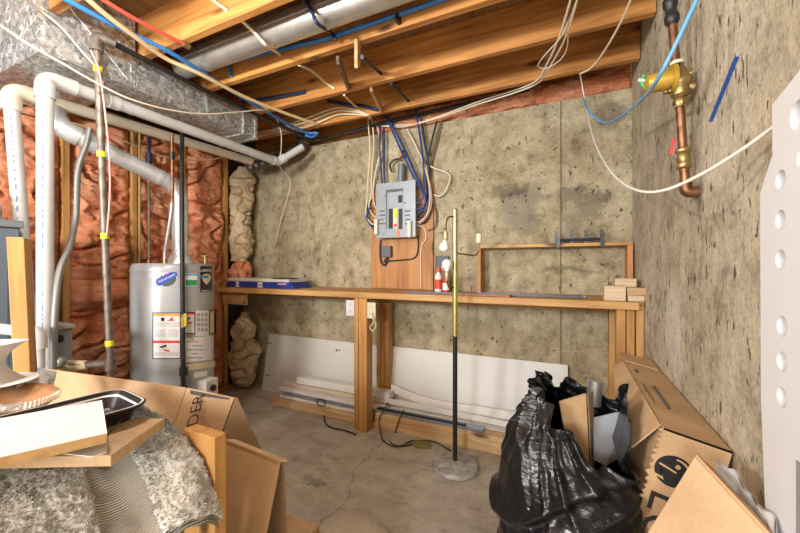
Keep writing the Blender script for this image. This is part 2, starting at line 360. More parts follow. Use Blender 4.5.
bl=[((.845,1.2),(.05,2.36),'tall pink insulation batt seen between the white vertical pipes',.06,.03),
    ((1.24,1.625),(1.74,2.36),'pink insulation batt at the top of the bay behind the grey flexible conduit',.055,.03),
    ((1.24,1.625),(1.15,1.76),'crumpled pink insulation batt in the middle of the bay behind the weathered gas pipe',.075,.075),
    ((1.24,1.625),(.93,1.16),'short bulging pink insulation piece left of the water heater body',.085,.045),
    ((1.24,1.625),(.05,.94),'lowest pink insulation batt in the bay behind the gas pipe tee',.07,.05),
    ((1.665,2.02),(.05,2.36),'tall pink insulation batt behind the thin pipes above the water heater',.055,.04),
    ((2.06,2.46),(1.05,2.36),'broad pink insulation batt to the right of the water heater vent',.075,.05),
    ((2.06,2.46),(.05,1.06),'pink insulation batt low beside the bench, mostly behind the water heater',.06,.05)]
for i,(ys,zs,lb,bg,rg) in enumerate(bl):
    one('insulation_batt',batt(*ys,*zs,i+2,bg,rg),MPINK,lb,'insulation','pink wall insulation',sharp=60)
def lumpy(path, rads, amp=.35, seed=0, n=56, k=26, fr=9):
    pts=smooth_path(path,k); m=len(pts); rr=[]
    for i in range(m):
        f=i/(m-1)*(len(rads)-1); a=int(min(f,len(rads)-2)); f-=a; f=f*f*(3-2*f); rr.append(rads[a]+(rads[a+1]-rads[a])*f)
    mb=MB().tube(pts,rr,n)
    for i,v in enumerate(mb.v):
        c=pts[min(i//n,m-1)]; d=v-c; f=1+amp*.8*noise.fractal(v*fr+V((seed*5,0,0)),1,2,2)
        q=v*fr*.55; cr=abs(noise.noise(V((q.x*1.5,q.y*1.5,q.z*1.8))+V((0,seed*3,0)))); f-=.42*max(0,.10-cr)/.10
        cr2=abs(noise.noise(V((v.x*14,v.y*14,v.z*9))+V((seed,0,3)))); f-=.07*max(0,.12-cr2)/.12
        mb.v[i]=c+d*max(f,.35)
    return mb
t=thing('insulation_bundle','beige paper-faced insulation stuffed upright in the corner above the bench','insulation',(-3.03,2.62,1.2))
part('paper_facing',lumpy([(-3.06,2.60,1.30),(-3.06,2.62,1.5),(-3.07,2.62,1.7),(-3.06,2.62,1.95),(-3.05,2.63,2.14),(-3.03,2.63,2.27)],[.08,.13,.10,.115,.12,.07],.3,1),MKRAFT,t,sharp=70)
part('insulation_core',lumpy([(-3.08,2.56,1.065),(-3.05,2.60,1.15),(-3.06,2.64,1.30)],[.09,.12,.09],.4,3),MPINK,t,'pink core spilling out below',sharp=70)
t=thing('insulation_bundle','beige paper-faced insulation slumped in the corner below the bench','insulation',(-3.0,2.60,0))
part('paper_facing',lumpy([(-3.0,2.60,.16),(-3.0,2.60,.3),(-3.0,2.61,.45),(-3.01,2.62,.52)],[.12,.15,.14,.08],.3,5),MKRAFT,t,sharp=70)
part('upper_lump',lumpy([(-3.01,2.6,.5),(-3.0,2.61,.62),(-3.02,2.63,.78)],[.1,.12,.04],.35,8),MKRAFT,t,sharp=70)
part('lower_lump',lumpy([(-2.99,2.6,.03),(-2.99,2.6,.1),(-3.0,2.6,.2)],[.07,.11,.12],.3,9),MKRAFT,t,sharp=70)
# strips of pink insulation along the top of the back wall
xs=[-1.55,-1.15,-.72,-.22,.375]
rl=['on the wall top above the electrical panel','on the wall top just right of the panel cables','mid wall top behind the paired white cords','on the wall top beside the right wall']
for i in range(4):
    x0,x1=xs[i],xs[i+1]-.005
    def fn(u,v,x0=x0,x1=x1,i=i):
        a=math.pi*v*1.02; x=x0+(x1-x0)*u
        r=.075+.03*noise.fractal(V((x*7,a,i*4.)),1,2,4)
        return V((x,2.84-r*1.1*math.sin(a),ZW+.085-r*1.05*math.cos(a)))
    m=MB().grid(fn,40,12); m.box(x0,x1,2.842,2.925,ZW+.002,ZW+.16)
    one('insulation_strip',m,MPINK,'pink insulation strip '+rl[i],'insulation','insulation along the top of the back wall',sharp=60)
# diagonal bridging between joists
def brace(a,b,w,lb,m=MBY):
    one('bridging_brace',MB().beam(a,b,w,.02,(1,0,0)),m,lb,'brace',sharp=None,bevel=.002)
p0=P(357,40,Y=1.665); p1=P(357,68,Y=2.03)
brace(P(357.5,38,Y=1.613),P(357.5,67,Y=1.70),.045,'pale short wooden brace hanging from the joist that carries the blue pipe',MPINE)
brace(P(338,60,Y=1.664),P(348.5,87,Y=2.034),.045,'dark wooden bridging piece slanting down between the middle joists',wood('dark brace wood',(.22,.15,.08),(.12,.08,.04),'Y'))
brace(P(371,88,Y=2.078),P(381.5,110,Y=2.444),.045,'wooden bridging piece slanting down towards the joist by the back wall')
# ------------------------------------------------------------------ main duct
t=thing('supply_duct','long rectangular galvanised duct running under the joists towards the back wall','duct',(-2.4,1.4,2.262))
part('duct_body',MB().box(-2.62,-2.236,1.195,2.057,2.265,2.452),MGALV,t,bevel=.003)
part('drive_seam',MB().box(-2.625,-2.228,1.93,1.95,2.258,2.452),MGALV,t); part('drive_seam',MB().box(-2.625,-2.226,2.04,2.062,2.256,2.452),MGALV,t)
t=thing('duct_plenum','wide galvanised plenum at the top left above the furnace','duct',(-2.7,.98,2.262))
part('plenum_body',MB().box(-3.08,-2.236,.785,1.19,2.265,2.684),MGALV,t,bevel=.003)
part('corner_seam',MB().box(-2.245,-2.229,.778,.80,2.262,2.68),MGALV,t); part('corner_seam',MB().box(-2.236,-2.23,1.165,1.19,2.262,2.452),MGALV,t)
part('cross_crease',MB().tube([(-2.233,.80,2.62),(-2.233,1.15,2.30)],.003,6),MGALV,t)
t=thing('duct_strap','grey metal strap hanging the tan pipe beside the duct end','strap',P(205,100,X=-2.2))
part('strap_band',MB().beam(P(204,83,X=-2.222),P(208,112,X=-2.222),.02,.003,(1,0,0)),MFLUE,t)
t=thing('round_duct','round galvanised duct running between the first two joists','duct',(-1,1.45,2.39))
part('duct_tube',MB().tube([(-2.22,1.45,2.522),(-1.45,1.45,2.522),(XR-.01,1.45,2.522)],.072,28),MGALV2,t)
part('seam_ring',MB().tube([(-1.50,1.45,2.522),(-1.47,1.45,2.522)],.0755,28),MGALV2,t)
part('seam_ring',MB().tube([(-2.0,1.45,2.522),(-1.985,1.45,2.522)],.0755,28),MGALV2,t)
part('long_seam',MB().box(-2.1,XR-.02,1.374,1.380,2.512,2.525),MGALV2,t)
# ------------------------------------------------------------------ white PVC vents
def sleeve(a,b,r): return MB().tube([a,b],r,24)
t=thing('pvc_pipe','big white plastic vent pipe rising in the foreground and running under the duct','pipe',(-2.33,.83,0))
c0=V((-2.33,.835,.002)); c1=V((-2.33,.835,2.18)); c2=V((-2.33,2.39,2.18)); c3=V((-2.16,2.52,2.33))
part('pipe_run',MB().tube(bend_path([c0,c1,c2],.07,8),.033,24),MPVC,t)
part('elbow',MB().tube(bend_path([c1+V((0,0,-.10)),c1,c1+V((0,.12,0))],.075,8),.040,24),MPVC,t)
part('rising_pipe',MB().tube([c2,c3],.03,20),MPVC,t)
part('elbow',MB().tube(bend_path([c2+V((0,-.06,0)),c2,c2+(c3-c2)*.3],.05,6),.038,20),MPVC,t)
part('coupling',MB().tube([c2+V((0,-1.29,0)),c2+V((0,-1.24,0))],.038,24),MPVC,t)
mk=MB(); z=.95; 
while z<2.02:
    l=random.choice((.008,.012,.02,.03)); a=math.radians(-38)
    for k in range(2):
        q=[V((-2.33+.0336*math.cos(a+.13*s),.835+.0336*math.sin(a+.13*s),zz)) for s,zz in ((-.5,z),(.5,z),(.5,z+l),(-.5,z+l))]
    mk.add(q,[(0,1,2,3)]); z+=l+random.choice((.008,.012,.03))
part('printed_marks',mk,MBLUEINK,t,'blue printed lettering')
t=thing('pvc_pipe','second white plastic vent pipe at the left edge behind the furnace','pipe',(-2.56,.82,0))
d0=V((-2.518,.838,.947)); d1=V((-2.60,.80,2.165)); d2=V((-2.56,2.3,2.19))
part('pipe_run',MB().tube([d0,d1+V((0,0,-.06))],.031,24),MPVC,t)
part('elbow',MB().tube(bend_path([d1+V((0,0,-.11)),d1,d1+V((.0,.13,0))],.075,8),.042,24),MPVC2,t,'yellowed elbow')
part('tan_run',MB().tube([d1+V((0,.05,0)),d2],.032,24),MPVC2,t,'yellowed horizontal run')
mk=MB(); z=1.35
while z<2.0:
    l=random.choice((.01,.015,.03)); a=math.radians(-38); f=(z-1.2)/.965; cx=-2.535-.065*f; cy=.83-.03*f
    mk.add([V((cx+.0325*math.cos(a+.13*s),cy+.0325*math.sin(a+.13*s),zz)) for s,zz in ((-.5,z),(.5,z),(.5,z+l),(-.5,z+l))],[(0,1,2,3)]); z+=l+random.choice((.01,.02,.03))
part('printed_marks',mk,MBLUEINK,t,'blue printed lettering')
m=MB(); path=[P(250,168,Y=2.56),P(275,160,Y=2.6),P(300,148,Y=2.66),P(303,138,Y=2.66),P(298,128,Y=2.6)]
pp=smooth_path(path,12); m.tube(pp,[.05+.008*math.sin(i*2.1) for i in range(len(pp))],16)
one('flexible_hose',m,flat('dark foil hose',(.12,.11,.10),.45,.5,var=.4,scale=30),'dark ribbed hose bunched behind the white pipe elbow in the corner','hose')
# ------------------------------------------------------------------ gas pipe, conduit, furnace
GP0=V((-2.15,.965,2.41))
t=thing('gas_pipe','weathered steel gas pipe with yellow tape bands standing in front of the insulation','pipe',(-2.15,1.0,.5))
bt=V((-2.15,1.035,.45))
part('upright_pipe',MB().tube([GP0,bt],.0165,14),MIRON2,t)
part('elbow',MB().tube(bend_path([GP0+V((0,0,-.05)),GP0,GP0+V((.02,.07,0))],.03,6),.027,14).tube([GP0+V((0,0,-.075)),GP0+V((0,0,-.04))],.029,14),MIRON2,t)
part('overhead_run',MB().tube([GP0+V((.015,.05,0)),P(200,88,Z=2.41),P(311,140,Z=2.42)],.015,12),MIRON,t,'black overhead run')
for y in (72,155,236,344):
    f=(P(104,y,X=-2.15).z-GP0.z)/(bt.z-GP0.z); c=GP0+(bt-GP0)*f
    part('tape_band',MB().tube([c+V((0,0,-.014)),c+V((0,0,.014))],.019,14),MYEL,t,'yellow tape band')
cc=GP0+(bt-GP0)*((.74-GP0.z)/(bt.z-GP0.z))
part('tee_fitting',MB().tube([cc+V((0,0,-.03)),cc+V((0,0,.03))],.025,14).tube([cc+V((0,0,.008)),cc+V((-.12,-.06,0))],.02,12),MIRON2,t)
part('valve',MB().tube([cc+V((-.10,-.05,0)),cc+V((-.20,-.10,-.01))],.022,12).obox(cc+V((-.13,-.09,.02)),(.05,.02,.0),(0,.006,.002),(0,0,.006)),flat('tan fitting',(.5,.4,.25),.5),t,'tan valve with lever')
part('side_pipe',MB().tube([cc+V((-.19,-.09,-.01)),cc+V((-.42,-.2,-.02))],.014,12),MIRON2,t)
one('pipe_tube',MB().tube(smooth_path([P(91,50,X=-2.10),P(100,75,X=-2.11),P(108,140,X=-2.12),P(110,190,X=-2.12),P(107,235,X=-2.125)],8),.0045,8),flat('pink tubing',(.55,.32,.28),.45),'thin pinkish tube strapped along the weathered gas pipe','tube')
pp=[]; raw=smooth_path([P(90,128,X=-2.42),P(86,145,X=-2.42),P(78,170,X=-2.42),P(76,215,X=-2.42),P(70,245,X=-2.34),P(60,270,X=-2.27),P(56,300,X=-2.22),P(54,330,X=-2.20),P(53,372,X=-2.20)],16)
one('flexible_conduit',MB().tube(raw,[.0135+.0018*(i%2) for i in range(len(raw))],14),flat('grey conduit',(.25,.255,.25),.45,.5),'grey ribbed flexible conduit curving down beside the big white pipe','conduit')
t=thing('furnace','grey-blue furnace cabinet at the far left edge','furnace',(-2.75,.5,0))
part('cabinet',MB().box(-3.05,-2.45,.15,.785,0,1.44),MFURN,t,bevel=.006)
part('top_rim',MB().box(-3.06,-2.44,.14,.795,1.44,1.475),MFURN2,t,bevel=.004)
part('access_panel',MB().box(-2.449,-2.443,.2,.74,.1,1.3),MFURN,t,bevel=.002)
def fo(u,v):
    a=2*math.pi*u; r=.14*(1-.35*v)+.03*noise.noise(V((math.cos(a)*3,math.sin(a)*3,v*5))); return V((-2.60+r*math.cos(a),.66+r*.8*math.sin(a),1.476+v*.14+.02*noise.noise(V((u*9,v*9,2)))))
m=MB().grid(fo,40,10,True); one('foil_boot',m,MFOIL,'crumpled silver foil boot on top of the furnace','foil',sharp=20)
t=thing('grey_cabinet','low grey metal cabinet with a black knockout behind the big white pipe','cabinet',(-2.55,.95,0))
part('cabinet_body',MB().box(-2.66,-2.38,.80,.962,0,.925),MFURN2,t,bevel=.004)
part('lid',MB().box(-2.67,-2.368,.79,.972,.925,.945),flat('lid grey',(.40,.42,.42),.4,.3),t,bevel=.003)
kp=P(59,339,X=-2.379)
part('knockout',MB().tube([kp+V((-.004,0,0)),kp+V((.003,0,0))],.02,20),MBLACK,t,'black round knockout')
t=thing('drain_elbow','white plastic drain elbow standing in front of the grey cabinet','pipe',(-2.2,.80,.4))
e0=V((P(38,385,X=-2.15).x,P(38,385,X=-2.15).y,.002)); e1=P(38,333,X=-2.15)
part('pipe_run',MB().tube(bend_path([e0,e1,e1+V((-.2,-.08,.02))],.05,6),.024,18),MPVC,t)
part('elbow',MB().tube(bend_path([e1+V((0,0,-.07)),e1,e1+V((-.09,-.036,.01))],.05,6),.031,18),MPVC,t)
t=thing('brass_union','brass and steel valve union at the foot of the flexible conduit','fitting',P(60,365,X=-2.3))
u0=P(60,362,X=-2.28)
part('body',MB().sphere(u0,.026,14,8),flat('dull steel',(.30,.30,.26),.45,.7),t)
part('nut',MB().tube([u0+V((0,0,-.06)),u0+V((0,0,-.03))],.026,6),MBRASS,t,'brass nut')
part('knob',MB().tube([u0+V((-.06,-.03,.0)),u0+V((-.03,-.015,0))],.03,14),MBLACK,t,'black knob')
# leaning post near the camera
a=P(19,238,t=1.2); b=P(26,375,t=1.2); b=a+(b-a)*(a.z/(a.z-b.z))
one('lumber_post',MB().obox((a+b)/2,(a-b)/2,V((.040,-.022,0))*1.0,V((.011,.017,0))),MBZ,'short upright two-by-four with a clean cut top at far left','post',bevel=.002)
# ------------------------------------------------------------------ water heater
HC=V((-2.46,1.55,0)); HR=.245; HT=1.27
t=thing('water_heater','tall grey tank water heater covered in stickers','water heater',HC)
part('tank',MB().lathe([(HR-.02,.02),(HR-.004,.03),(HR,.05),(HR,HT-.03),(HR-.006,HT-.012),(HR-.02,HT)],HC,n=72),MHEAT,t)
part('base_ring',MB().lathe([(HR-.03,0),(HR-.03,.03)],HC,n=48),MBLACK,t)
part('top_lip',MB().lathe([(HR+.003,HT-.055),(HR+.003,HT-.045)],HC,n=72),MHEAT,t)
def hit(px,py,r=HR):
    d=ray(px,py); A=d.x*d.x+d.y*d.y; B=-2*(d.x*HC.x+d.y*HC.y); K=HC.x**2+HC.y**2-r*r
    D=B*B-4*A*K; tt=(-B-math.sqrt(max(D,0)))/(2*A); return d.x*tt-HC.x,d.y*tt-HC.y,H+d.z*tt
def ang(px): x,y,z=hit(px,266); return math.atan2(y,x)
def pt(px,py,lift=0): 
    x,y,z=hit(px,py); s=(HR+lift)/HR; return V((HC.x+x*s,HC.y+y*s,z))
def patch(x0,x1,y0,y1,lift,n=8,skew=0):
    m=MB(); m.grid(lambda u,v: pt(x0+(x1-x0)*u, y1+(y0-y1)*v+skew*(u-.5), lift),n,1); return m
def poly(pts,lift,n=14):
    xs_=[p[0] for p in pts]; x0,x1=min(xs_)+1e-4,max(xs_)-1e-4; m=MB(); vs=[]
    for i in range(n+1):
        x=x0+(x1-x0)*i/n; ys=[]
        for (ax,ay),(bx_,by) in zip(pts,pts[1:]+pts[:1]):
            if (ax-x)*(bx_-x)<=0 and ax!=bx_: ys.append(ay+(by-ay)*(x-ax)/(bx_-ax))
        vs += [pt(x,max(ys),lift),pt(x,min(ys),lift)]
    m.add(vs,[(2*i,2*i+2,2*i+3,2*i+1) for i in range(n)]); return m
def ellp(cx,cy,rx,ry,rot,lift,n=28):
    return poly([(cx+rx*math.cos(2*math.pi*i/n)*math.cos(rot)-ry*math.sin(2*math.pi*i/n)*math.sin(rot), cy+rx*math.cos(2*math.pi*i/n)*math.sin(rot)+ry*math.sin(2*math.pi*i/n)*math.cos(rot)) for i in range(n)],lift)
b=part('warning_label',patch(152.5,180.5,312.5,359,.0012),MBLACK,t,'black-bordered white warning label')
part('label_sheet',patch(153.5,179.8,313.5,358,.0016),MLABEL,b)
part('orange_band',patch(153.7,179.6,313.8,316.2,.002),MORANGE,b); part('red_band',patch(153.5,179.6,340.5,343,.002),MREDINK,b)
m=MB()
for (x0,x1,y0,y1) in ((154,179,322,327),(154,179,352,356),(155,166,329,337),(168,178,329,337)): m.add(*[(lambda g:(g.v,g.f))(patch(x0,x1,y0,y1,.002))][0])
part('grey_text_block',m,flat('faint print',(.62,.62,.63),.6),b)
part('pictogram',patch(161,164.5,317.5,321,.0022),MBLACK,b); part('pictogram',poly([(167,321),(173,316.5),(173,320),(175,321)],.0022),MREDINK,b)
part('pictogram',poly([(159,347),(166,344.5),(167,346.5),(161,348)],.0022),MBLACK,b); part('pictogram',poly([(163,349),(170,350),(169,352),(165,351)],.0022),MREDINK,b)
b=part('instruction_label',patch(184,195,312,334,.0012),MBLACK,t,'small black-bordered label'); part('label_sheet',patch(185,194.3,313,333,.0016),MLABEL,b); part('red_band',patch(185,194.3,313,314.6,.002),MREDINK,b)
part('pictogram',poly([(186,318),(190,317),(190,319),(186,320)],.002),MBLACK,b); part('pictogram',poly([(187,322),(192,322),(192,324),(188,323.5)],.002),MREDINK,b)
b=part('document_label',patch(195.5,208.5,310.5,336,.0012),MLABEL,t,'white instruction sheet')
m=MB()
for r in range(4):
    for k in range(3): m.add(*(lambda g:(g.v,g.f))(patch(197+k*3.8,199.8+k*3.8,313+r*5,316.4+r*5,.0018,3)))
part('printed_figures',m,MGREYINK,b)
b=part('energy_label',patch(209,216,309.5,334,.0012,5),MBLACK,t,'black-framed yellow label'); part('label_sheet',patch(209.8,215.6,310.5,333,.0016,5),MCREAMY,b); part('orange_band',patch(209.8,215.6,310.5,313,.002,5),MORANGE,b)
b=part('document_label',patch(184,213,337,361,.0012,10,-3),MLABEL,t,'wide white instruction sheet')
m=MB()
for r in range(5): m.add(*(lambda g:(g.v,g.f))(patch(186+(r%2)*6,198+(r%3)*4,341+r*4,342.4+r*4,.0018,4)))
part('printed_lines',m,MGREYINK,b); part('red_mark',patch(191,194,338.5,340,.002,2),MREDINK,b)
part('cream_strip',patch(183,215,363,369,.0013,10,-4),MCREAMY,t,'cream paper strip')
b=part('emblem',ellp(168,280,9.6,6.6,-.45,.0012),MLABEL,t,'oval red white and blue emblem with white lettering')
part('dark_oval',ellp(168.5,280.5,8.6,5.6,-.45,.0015),flat('dark green ink',(.05,.09,.08),.5),b)
part('flag_field',poly([(160,279),(163,273.4),(170,271.8),(174,273.4),(165,279)],.0017),MLABEL,b); part('red_stripe',poly([(163,274.6),(170,272),(172,273),(165,276)],.0019),MREDINK,b)
part('blue_corner',poly([(159.5,279),(161.5,275),(164,277),(161,280)],.0019),MBLUEL,b)
part('blue_band',poly([(155.5,281.5),(157,278.6),(173.5,271),(177,272),(177.5,275.5),(160.5,286),(156,285.4)],.0021),MBLUEL,b)
tm=text_mb('Hydrojet',(0,0,0),(1,0,0),(0,1,0),1.0,0); w=max(v.x for v in tm.v)
for i,v in enumerate(tm.v):
    u=v.x/w; tm.v[i]=pt(158.3+u*16.5+v.y*1.0, 283.2-u*8.2-v.y*3.6,.0025)
part('lettering',tm,MLABEL,b,'white slanted lettering',sharp=None)
b=part('green_sticker',patch(185,197,273.5,286,.0012,6),MLABEL,t,'white and green sticker'); part('green_half',patch(185.5,196.8,280,285.5,.0016,6),MGREENL,b); part('blue_strip',patch(185,197,274,275.6,.0016,6),flat('sky ink',(.1,.35,.7),.5),b)
b=part('black_plaque',patch(198.5,213,264.5,293.5,.0012,8),flat('silver frame',(.45,.44,.42),.4,.5),t,'black plaque with a shield emblem'); part('plaque_field',patch(200,212,266,292,.0016,8),MBLACK,b)
part('shield',poly([(201.5,277),(203,274.6),(206,273.6),(210,275),(211,278),(209,282),(206,285),(203,281)],.002),MCREAMY,b); part('title_line',patch(202,210.5,269.5,271.6,.002,5),MLABEL,b); part('footer_line',patch(201,211,290,291.4,.002,5),MGREYINK,b)
part('blue_ribbon',patch(199,208,275.6,278.4,.0023,5),flat('sky ink2',(.06,.28,.62),.5),b)
part('small_label',patch(193.5,207,371.5,377,.0012,5,-2),MLABEL,t,'small white sticker')
# gas control
th_=ang(204); rad=V((math.cos(th_),math.sin(th_),0)); tan_=V((-rad.y,rad.x,0)); gp=pt(204,387)
b=part('gas_control',MB().obox(gp+rad*.03,rad*.035,tan_*.052,V((0,0,.055))),flat('white control',(.75,.75,.75),.4),t,'white gas control box')
part('dial',MB().lathe([(.022,0),(.022,.018),(.016,.022)],gp+rad*.064+V((0,0,0)),rad,20),MBLACK,b,'black dial')
part('hole_cover',MB().lathe([(.03,0),(.03,.006)],pt(189,384),V((math.cos(ang(189)),math.sin(ang(189)),0)),20),flat('grey cover',(.3,.31,.32),.4),t)
part('nipple',MB().lathe([(.015,0),(.015,.03)],V((P(149,262,Y=1.57).x,1.57,HT)),(0,0,1),12),MBRASS,t); part('nipple',MB().lathe([(.015,0),(.015,.03)],V((P(165,262,Y=1.45).x,1.45,HT)),(0,0,1),12),MBRASS,t)
part('draft_hood',MB().lathe([(.085,.0),(.085,.008),(.06,.05),(.056,.06)],HC+V((.02,.03,HT)),n=28),MFLUE,t)
part('relief_valve',MB().tube([HC+V((.16,.12,HT-.005)),HC+V((.16,.12,HT+.05))],.012,12).obox(HC+V((.16,.12,HT+.055)),(.03,.006,0),(0,.008,0),(0,0,.004)),MBRASS,t)
# flue
f0=HC+V((.02,.03,HT+.045)); f1=HC+V((.02,.03,1.80)); f2=V((-2.60,.985,2.04)); f3=V((-2.72,.93,2.06))
t=thing('flue_pipe','silver metal vent pipe bending from the water heater towards the furnace','pipe',f0)
part('pipe_run',MB().tube(bend_path([f0,f1,f2],.10,10),.05,26),MFLUE,t)
for c,d in ((f1+V((0,0,-.11)),V((0,0,1))),(f1+(f2-f1).normalized()*.13,(f2-f1).normalized()),(f1+(f2-f1)*.8,(f2-f1).normalized())):
    part('crimp_ring',MB().tube([c-d*.012,c+d*.012],.0535,26),MFLUE,t)
part('end_elbow',MB().tube(bend_path([f2+(f1-f2).normalized()*.1,f2,f2+V((-.05,-.03,.20))],.09,8),.055,24),MFLUE,t)
# pipes above the heater
def hp(px,py,dx,dy): # a pipe straight above a heater port
    return V((HC.x+dx,HC.y+dy,0))
t=thing('water_pipe','copper supply pipe with a grey flexible hose feeding the water heater','pipe',HC+V((-.06,-.10,HT+.01)))
a0=P(172,134,Y=1.46); a1=P(172.5,190,Y=1.46); a2=P(172,203,Y=1.46)
part('copper_length',MB().tube([a0,a1,a2],.010,12),MCOPPER,t)
part('clamp',MB().tube([P(172,152,Y=1.46),P(172,160,Y=1.46)],.017,12),MBLK2,t,'black clamp')
part('flexible_hose',MB().tube(smooth_path([a2,P(171,215,Y=1.455),P(167,240,Y=1.45),P(165,252,Y=1.45),P(165,261,Y=1.45)],8),.012,12),flat('grey braided hose',(.40,.39,.37),.4,.5),t,'grey hose')
t=thing('water_pipe','dark thin pipe with a black clamp at the left top of the water heater','pipe',HC+V((-.10,.02,HT+.01)))
a0=P(149,128,Y=1.57); a3=P(149,259,Y=1.57)
part('pipe_length',MB().tube([a0,P(149,200,Y=1.57),a3],.0085,10),MIRON2,t)
part('clamp',MB().tube([P(149,153,Y=1.57),P(149,164,Y=1.57)],.019,12),MNAVY,t)
part('blue_upper',MB().tube([P(149,134,Y=1.568),P(149,153,Y=1.568)],.011,10),MNAVY,t,'navy upper length')
one('thin_rod',MB().tube([V((-3.075,1.665,2.35)),V((-3.075,1.665,.045))],.008,8),flat('yellowed rod',(.5,.36,.13),.5),'thin yellowish rod standing in front of the stud left of the heater pipes','rod')
g0=pt(182.5,135); gd=V((math.cos(ang(182.5)),math.sin(ang(182.5)),0))
base=HC+gd*(HR+.03)
t=thing('gas_drop','black iron gas drop pipe running down the front of the water heater','pipe',V((base.x,base.y,.25)))
ztop=P(182,120,t=(V((base.x,base.y)).dot(V((-SN,CS))))).z
tt_=V((base.x,base.y)).dot(V((-SN,CS)))
gt=P(182,124,X=-2.41); gb=V((base.x,base.y,.25)); gm=P(182,225,t=tt_)
part('drop_pipe',MB().tube(bend_path([gb,gm,gt],.1,5),.0135,14),MIRON,t)
def onp(z): return V((gb.x,gb.y,z))
zv=P(183,322,t=2.2).z
c=onp(zv)
part('shutoff_valve',MB().tube([onp(zv-.04),onp(zv+.04)],.022,12).tube([c,c+gd*.035],.012,10),MBRASS,t,'brass shutoff valve')
part('valve_lever',MB().obox(c+V((0,0,.01))+gd*.038,gd*.003,V((-gd.y,gd.x,0))*.007,V((0,0,.04))),flat('yellow lever',(.7,.55,.05),.4),t)
part('union',MB().tube([onp(.56),onp(.61)],.025,8),MIRON,t); part('coupling',MB().tube([onp(.46),onp(.49)],.022,10),MIRON,t)
# ------------------------------------------------------------------ overhead cables
def cable(name,pts,r,m,lb,cat='cable',group=None,k=8,n=8):
    return one(name,MB().tube(smooth_path(pts,k),r,n),m,lb,cat,group,sharp=60)
cable('blue_cable',[P(52,-8,Z=2.44),P(120,28,Z=2.44),P(175,55,Z=2.435),P(230,90,Z=2.435),P(300,130,Z=2.44),P(318,133,Z=2.44)],.012,MBLU2,'thick bright blue cable running above the long rectangular duct')
cable('tan_cable',[P(75,-12,Z=2.43),P(105,14,Z=2.425),P(130,33,Z=2.42),P(165,58,Z=2.415),P(200,74,Z=2.41),P(245,97,Z=2.41),P(285,113,Z=2.42),P(316,124,Z=2.43)],.012,MTAN,'thick tan cable running alongside the bright blue one under the joists')
t=thing('red_pipe','red plastic water pipe ending in a brass fitting on a joist','pipe',P(150,25,Z=2.44))
part('pipe_run',MB().tube(smooth_path([P(94,-6,Z=2.44),P(130,16,Z=2.44),P(160,32,Z=2.44),P(184,44,Z=2.44)],6),.010,10),MRED,t)
part('fitting',MB().tube([P(183,43.5,Z=2.44),P(189,47,Z=2.44)],.017,10),MBRASS,t,'brass fitting')
cable('thin_wire',[P(18,-8,Z=2.40),P(40,10,X=-2.2),P(62,28,X=-2.2),P(85,55,X=-2.19),P(95,66,X=-2.17),P(103,84,X=-2.12)],.006,flat('grey pink wire',(.55,.47,.42),.5),'thin greyish wire drooping across the plenum to the gas pipe','wire')
cable('thin_wire',[P(0,25,X=-2.2),P(30,45,X=-2.12),P(60,62,X=-2.08),P(95,82,X=-2.06),P(130,99,X=-2.05),P(170,110,X=-2.05),P(205,114,X=-2.05),P(240,112,X=-2.05),P(265,110,X=-2.05),P(276,118,Y=2.2),P(281,133,Y=2.3),P(281,150,Y=2.36),P(279,163,Y=2.45),P(283,172,Y=2.6),P(290,180,Y=2.68),P(288,195,Y=2.72),P(281,220,Y=2.74),P(275,246,Y=2.75)],.0045,MWCORD,'long white cord sagging across the duct and dangling on the back wall')
cable('thin_wire',[P(0,108,X=-2.62),P(40,118,X=-2.9),P(80,125,X=-2.95),P(140,147,X=-3.0),P(170,158,X=-3.0),P(205,160,X=-3.0),P(230,155,X=-2.95),P(240,148,Y=2.4)],.006,MTAN,'slack tan wire in front of the insulation above the water heater','wire')
t=thing('blue_pipe','straight bright blue water pipe clipped to the joist behind the round duct','pipe',(-1,1.6,2.49))
q0=P(228,62,Y=1.60)
part('pipe_run',MB().tube([q0,(-1.2,1.60,2.507),(-.4,1.60,2.51),(XR-.01,1.60,2.50)],.0125,12),MBLU2,t)
part('drop_end',MB().tube([q0,P(231,76,Y=1.598)],.010,10),MBLU2,t)
cl=P(398,19,Y=1.60); part('clip',MB().box(cl.x-.008,cl.x+.008,1.582,1.62,cl.z-.018,cl.z+.018),MBLK2,t,'black clip')
sc_=P(333,38,Y=1.6)
cable('dark_cable',[P(303,-6,Y=1.40),P(312,12,Y=1.36),P(318,24,Y=1.36),P(330,32,Y=1.55),P(336,40,Y=1.575)],.009,MNAVY,'dark navy cable crossing in front of the round duct')
cable('cream_cable',[P(205,-6,Y=1.2),P(228,11,Y=1.205)],.008,MCREAM,'short cream cable stapled on the nearest visible joist at the top')
cable('cream_cable',[P(241,20,Y=1.245),P(255,33,Y=1.36),P(266,45,Y=1.36),P(281,55,Y=1.616)],.008,MCREAM,'cream cable slanting across the round duct')
cable('cream_cable',[P(299,65,Y=1.665),P(312,71,Y=1.8),P(325,82,Y=2.0),P(335,89,Y=2.03)],.008,MCREAM,'cream cable between the two middle joists left of the bridging')
cable('cream_cable',[P(344,95,Y=2.08),P(352,103,Y=2.3),P(358,108,Y=2.44)],.007,MCREAM,'short cream cable stub between the two rear joists')
cable('black_cable',[P(243,102,Y=2.02),P(270,98,Y=2.01),P(290,95,Y=2.02),P(306,92,Y=2.03)],.013,MNAVY,'dark navy cable lying along the joist left of the bridging')
cable('black_cable',[P(362,57,Y=1.655),P(372,66,Y=1.85),P(381,74,Y=2.045)],.011,MBLK2,'black cable passing through the bay right of the pale bridging piece')
cable('black_cable',[P(391,84,Y=2.08),P(400,93,Y=2.25),P(408,101,Y=2.44)],.011,MBLK2,'black cable crossing the bay nearest the back wall, right of the bridging')
